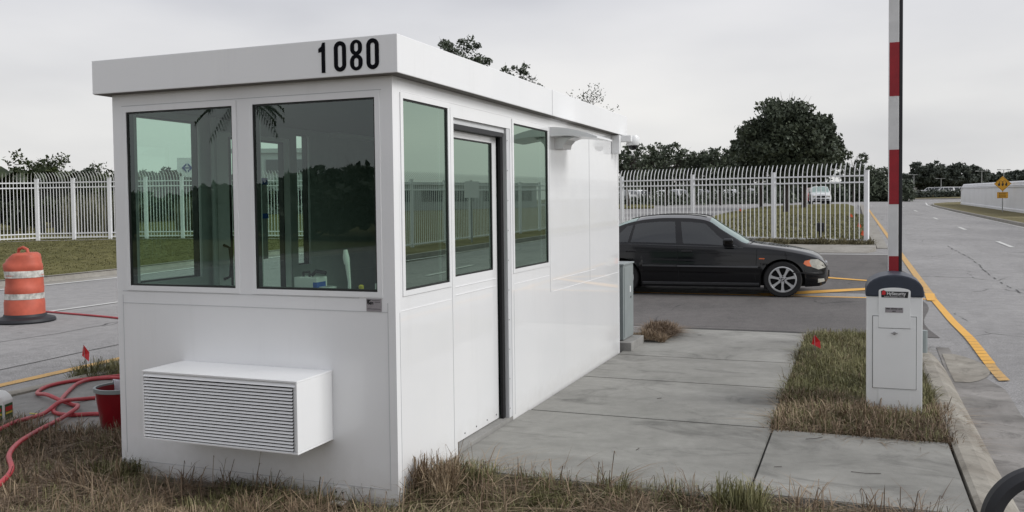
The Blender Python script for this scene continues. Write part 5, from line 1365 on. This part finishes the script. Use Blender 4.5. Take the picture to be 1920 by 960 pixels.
wall_run('masonry', 'wall_paint', [(0, 0), (0, HW-.42), (-.5, HW-.42), (-.5, 0)])
wall_run('cornice', 'wall_paint', [(.05, HW-.418), (.05, HW-.30), (.0, HW-.27), (.0, HW-.1), (-.08, HW), (-.44, HW), (-.5, HW-.1), (-.5, HW-.418)])
wall_run('cornice_line', 'wall_line', [(.052, HW-.33), (.052, HW-.30), (-.01, HW-.30), (-.01, HW-.33)], .3)
wall_run('cornice_line', 'wall_line', [(.052, HW-.43), (.052, HW-.4185), (-.01, HW-.4185), (-.01, HW-.43)], .3)
wall_run('plinth', 'wall_paint', [(.06, 0), (.06, .30), (.002, .33), (.002, 0)], .3)
# lamp posts
def lamp_post(px, dep, top_px, label, arms=1):
    x, y = spot(px, dep); z = H(x, y)+.2; h = 1.66+(376-top_px)/FPX*dep-z
    r_ = thing('lamp_post', label, 'lamp post', (x, y, z), R_(20), group='far lamp posts')
    MB().tube([(0, 0, 0), (0, 0, h)], [.12, .07], 8).build('post', 'post_grey', r_)
    mb = MB().box(-.9, .9, -.05, .05, h-.02, h+.06).box(-1.3, -.7, -.18, .18, h-.04, h+.12)
    if arms == 2: mb.box(.7, 1.3, -.18, .18, h-.04, h+.12)
    mb.build('lamp_head', 'post_grey', r_)
for a in ((1655, 190, 318, 'far lamp post just left of the barrier arm', 2), (1713, 200, 328, 'far lamp post just right of the barrier arm', 1), (1764, 205, 336, 'short far lamp post over the parked cars', 1), (1840, 190, 323, 'far lamp post left of the yellow sign', 2), (1881, 185, 321, 'far lamp post right of the yellow sign', 2), (1579, 160, 298, 'far pale post right of the oaks', 1)): lamp_post(*a)
# pale building beyond the far lot
def building(name, label, x, y, z, w, d, h, rz, mat='building_paint', rows=2, cols=6, cat='building'):
    r_ = thing(name, label, cat, (x, y, z), rz)
    MB().box(-w/2, w/2, 0, d, 0, h).build('wall', mat, r_); MB().box(-w/2-.15, w/2+.15, -.15, d+.15, h+.002, h+.35).build('roof', mat, r_)
    for j in range(rows):
        for i in range(cols):
            ww_ = w/cols; x0 = -w/2+ww_*(i+.18); fh = h/rows
            f = MB().box(x0-.06, x0+ww_*.64+.06, -.05, -.002, fh*(j+.34), fh*(j+.80)).build('window', 'wall_line', r_)
            MB().box(x0, x0+ww_*.64, -.07, -.0502, fh*(j+.36), fh*(j+.78)).build('pane', 'building_glass', f)
    return r_
x, y = spot(1707, 225); building('storage_building', 'low pale building beyond the far lot beside the barrier arm', x, y, H(x, y)+.3, 7, 8, 4.4, R_(15), 'wall_paint', 1, 3)
x, y = spot(545, 72); building('office_building', 'pale grey office building behind the left fence, seen through the booth', x, y, H(x, y)+.2, 9, 9, 5.0, YAW, rows=2, cols=4)
x, y = spot(372, 66); sgb = thing('sign_tower', 'pale tower with a blue diamond emblem behind the left fence', 'sign tower', (x, y, H(x, y)+.2), YAW)
MB().box(-1.45, 1.3, 0, 1.0, 0, 4.5).build('tower_body', 'wall_paint', sgb)
mb = MB()
for p in ([(-1.1, 3.75), (-.75, 4.1), (-.75, 3.95), (-.95, 3.75), (-.75, 3.55), (-.75, 3.40)], [(-.65, 4.1), (-.3, 3.75), (-.65, 3.40), (-.65, 3.55), (-.45, 3.75), (-.65, 3.95)], [(-.92, 3.71), (-.45, 3.71), (-.45, 3.79), (-.92, 3.79)]):
    mb.prism(p, lambda a, b: (a, -.03, b), lambda a, b: (a, -.002, b))
mb.build('emblem', 'logo_blue', sgb, fix=True)
# warehouse mirrored in the side glass
building('warehouse', 'long low pale warehouse right of the road, mirrored in the side windows', 52, 96, 1.0, 46, 14, 3.4, R_(-60), 'building_paint', 1, 9)
rs = thing('road_sign', 'small white rectangular sign on the right verge, mirrored in the side window', 'road sign', (10.6, 25.5, VR(10.6, 25.5)), R_(-70))
MB().box(-.025, .025, 0, .04, 0, 2.3).build('post', 'post_grey', rs); MB().box(-.38, .38, -.015, -.002, 1.65, 2.25).build('sign_panel', 'logo_white', rs)
# black hoop at the lower right corner: a cart wheel on the road
hp_ = CAM+(FW+RT*((1958-960)/FPX)-UP2*((985-444.63)/FPX))*3.75
cw = thing('cart_wheel', 'black rubber-tyred wheel cut off by the lower right corner', 'wheel', tuple(hp_), YAW-R_(8))
MB().lathe([(.185, -.035), (.225, -.045), (.25, -.02), (.25, .02), (.225, .045), (.185, .035), (.175, 0), (.185, -.035)], 64, axis='y').build('tyre', 'rubber', cw)
MB().lathe([(.0, -.05), (.03, -.05), (.035, 0), (.03, .05), (0, .05)], 16, axis='y').build('hub', 'black', cw)
mb = MB()
for k in range(6):
    a = math.pi*k/3+.52; mb.tube([(.03*math.cos(a), 0, .03*math.sin(a)), (.192*math.cos(a), 0, .192*math.sin(a))], .006, 6)

# leaves and twigs on the walkway
mb = MB()
for (x, y, a, l) in ((2.15, 1.95, .4, .14), (2.45, 1.25, -.2, .17), (2.0, 1.2, .1, .05), (.9, 2.9, .6, .05), (.62, 6.65, .3, .05), (1.1, 1.3, 1.2, .06)):
    mb.tube([(x, y, .004), (x+l*.5*math.cos(a), y+l*.5*math.sin(a), .007), (x+l*math.cos(a+.3), y+l*math.sin(a+.3), .004)], .002, 5)
tag(mb.build('twigs', 'bark'), 'dry twigs and grass stems scattered on the concrete walkway', 'twigs', kind='stuff')

# ------------------------------------------------------------------ sky and light
SUN_EL, SUN_AZ = R_(36), R_(6)        # azimuth measured from +X towards +Y
wd = D.worlds.new('World'); SC.world = wd; wd.use_nodes = True; nt = wd.node_tree
bg = nt.nodes['Background']; sky = nt.nodes.new('ShaderNodeTexSky'); sky.sky_type = 'NISHITA'; sky.sun_disc = False
sky.sun_elevation = SUN_EL; sky.sun_rotation = math.pi/2-SUN_AZ; sky.dust_density = 4; sky.ozone_density = .6
hs = nt.nodes.new('ShaderNodeHueSaturation'); hs.inputs['Saturation'].default_value = .12; nt.links.new(sky.outputs[0], hs.inputs['Color'])
tc = nt.nodes.new('ShaderNodeTexCoord'); sep = nt.nodes.new('ShaderNodeSeparateXYZ'); nt.links.new(tc.outputs['Generated'], sep.inputs[0])
grad = ramp(nt, sep.outputs['Z'], [(.0, (.80, .79, .765)), (.10, (.78, .775, .765)), (.22, (.67, .675, .705)), (.5, (.57, .58, .63)), (1, (.72, .72, .75))])
mp = nt.nodes.new('ShaderNodeMapping'); mp.inputs['Scale'].default_value = (1, 1, 3.2); nt.links.new(tc.outputs['Generated'], mp.inputs[0])
cn = nt.nodes.new('ShaderNodeTexNoise'); cn.inputs['Scale'].default_value = 2.1; cn.inputs['Detail'].default_value = 5; cn.inputs['Roughness'].default_value = .45; nt.links.new(mp.outputs[0], cn.inputs['Vector'])
cl = ramp(nt, cn.outputs['Fac'], [(.32, (.78, .79, .82)), (.48, (.95, .955, .965)), (.66, (1.09, 1.085, 1.075))])
cloud = mix(nt, grad, cl, 1, 'MULTIPLY')
sc_ = nt.nodes.new('ShaderNodeVectorMath'); sc_.operation = 'SCALE'; sc_.inputs['Scale'].default_value = 10.0; nt.links.new(cloud, sc_.inputs[0])
nt.links.new(mix(nt, hs.outputs[0], sc_.outputs[0], .93), bg.inputs['Color']); bg.inputs['Strength'].default_value = .095
sl = D.lights.new('sun', 'SUN'); sl.energy = 1.95; sl.angle = R_(26); sl.color = (1, .988, .965); so_ = D.objects.new('sun', sl); COL.objects.link(so_)
dirv = Vector((math.cos(SUN_EL)*math.cos(SUN_AZ), math.cos(SUN_EL)*math.sin(SUN_AZ), math.sin(SUN_EL)))
so_.rotation_euler = dirv.to_track_quat('Z', 'Y').to_euler()
SC.view_settings.view_transform = 'Standard'; SC.view_settings.look = 'None'; SC.view_settings.exposure = .22; SC.view_settings.gamma = 1; SC.view_settings.use_curve_mapping = False
SC.render.engine = 'CYCLES'; SC.cycles.use_denoising = True; SC.cycles.max_bounces = 8; SC.cycles.transparent_max_bounces = 16
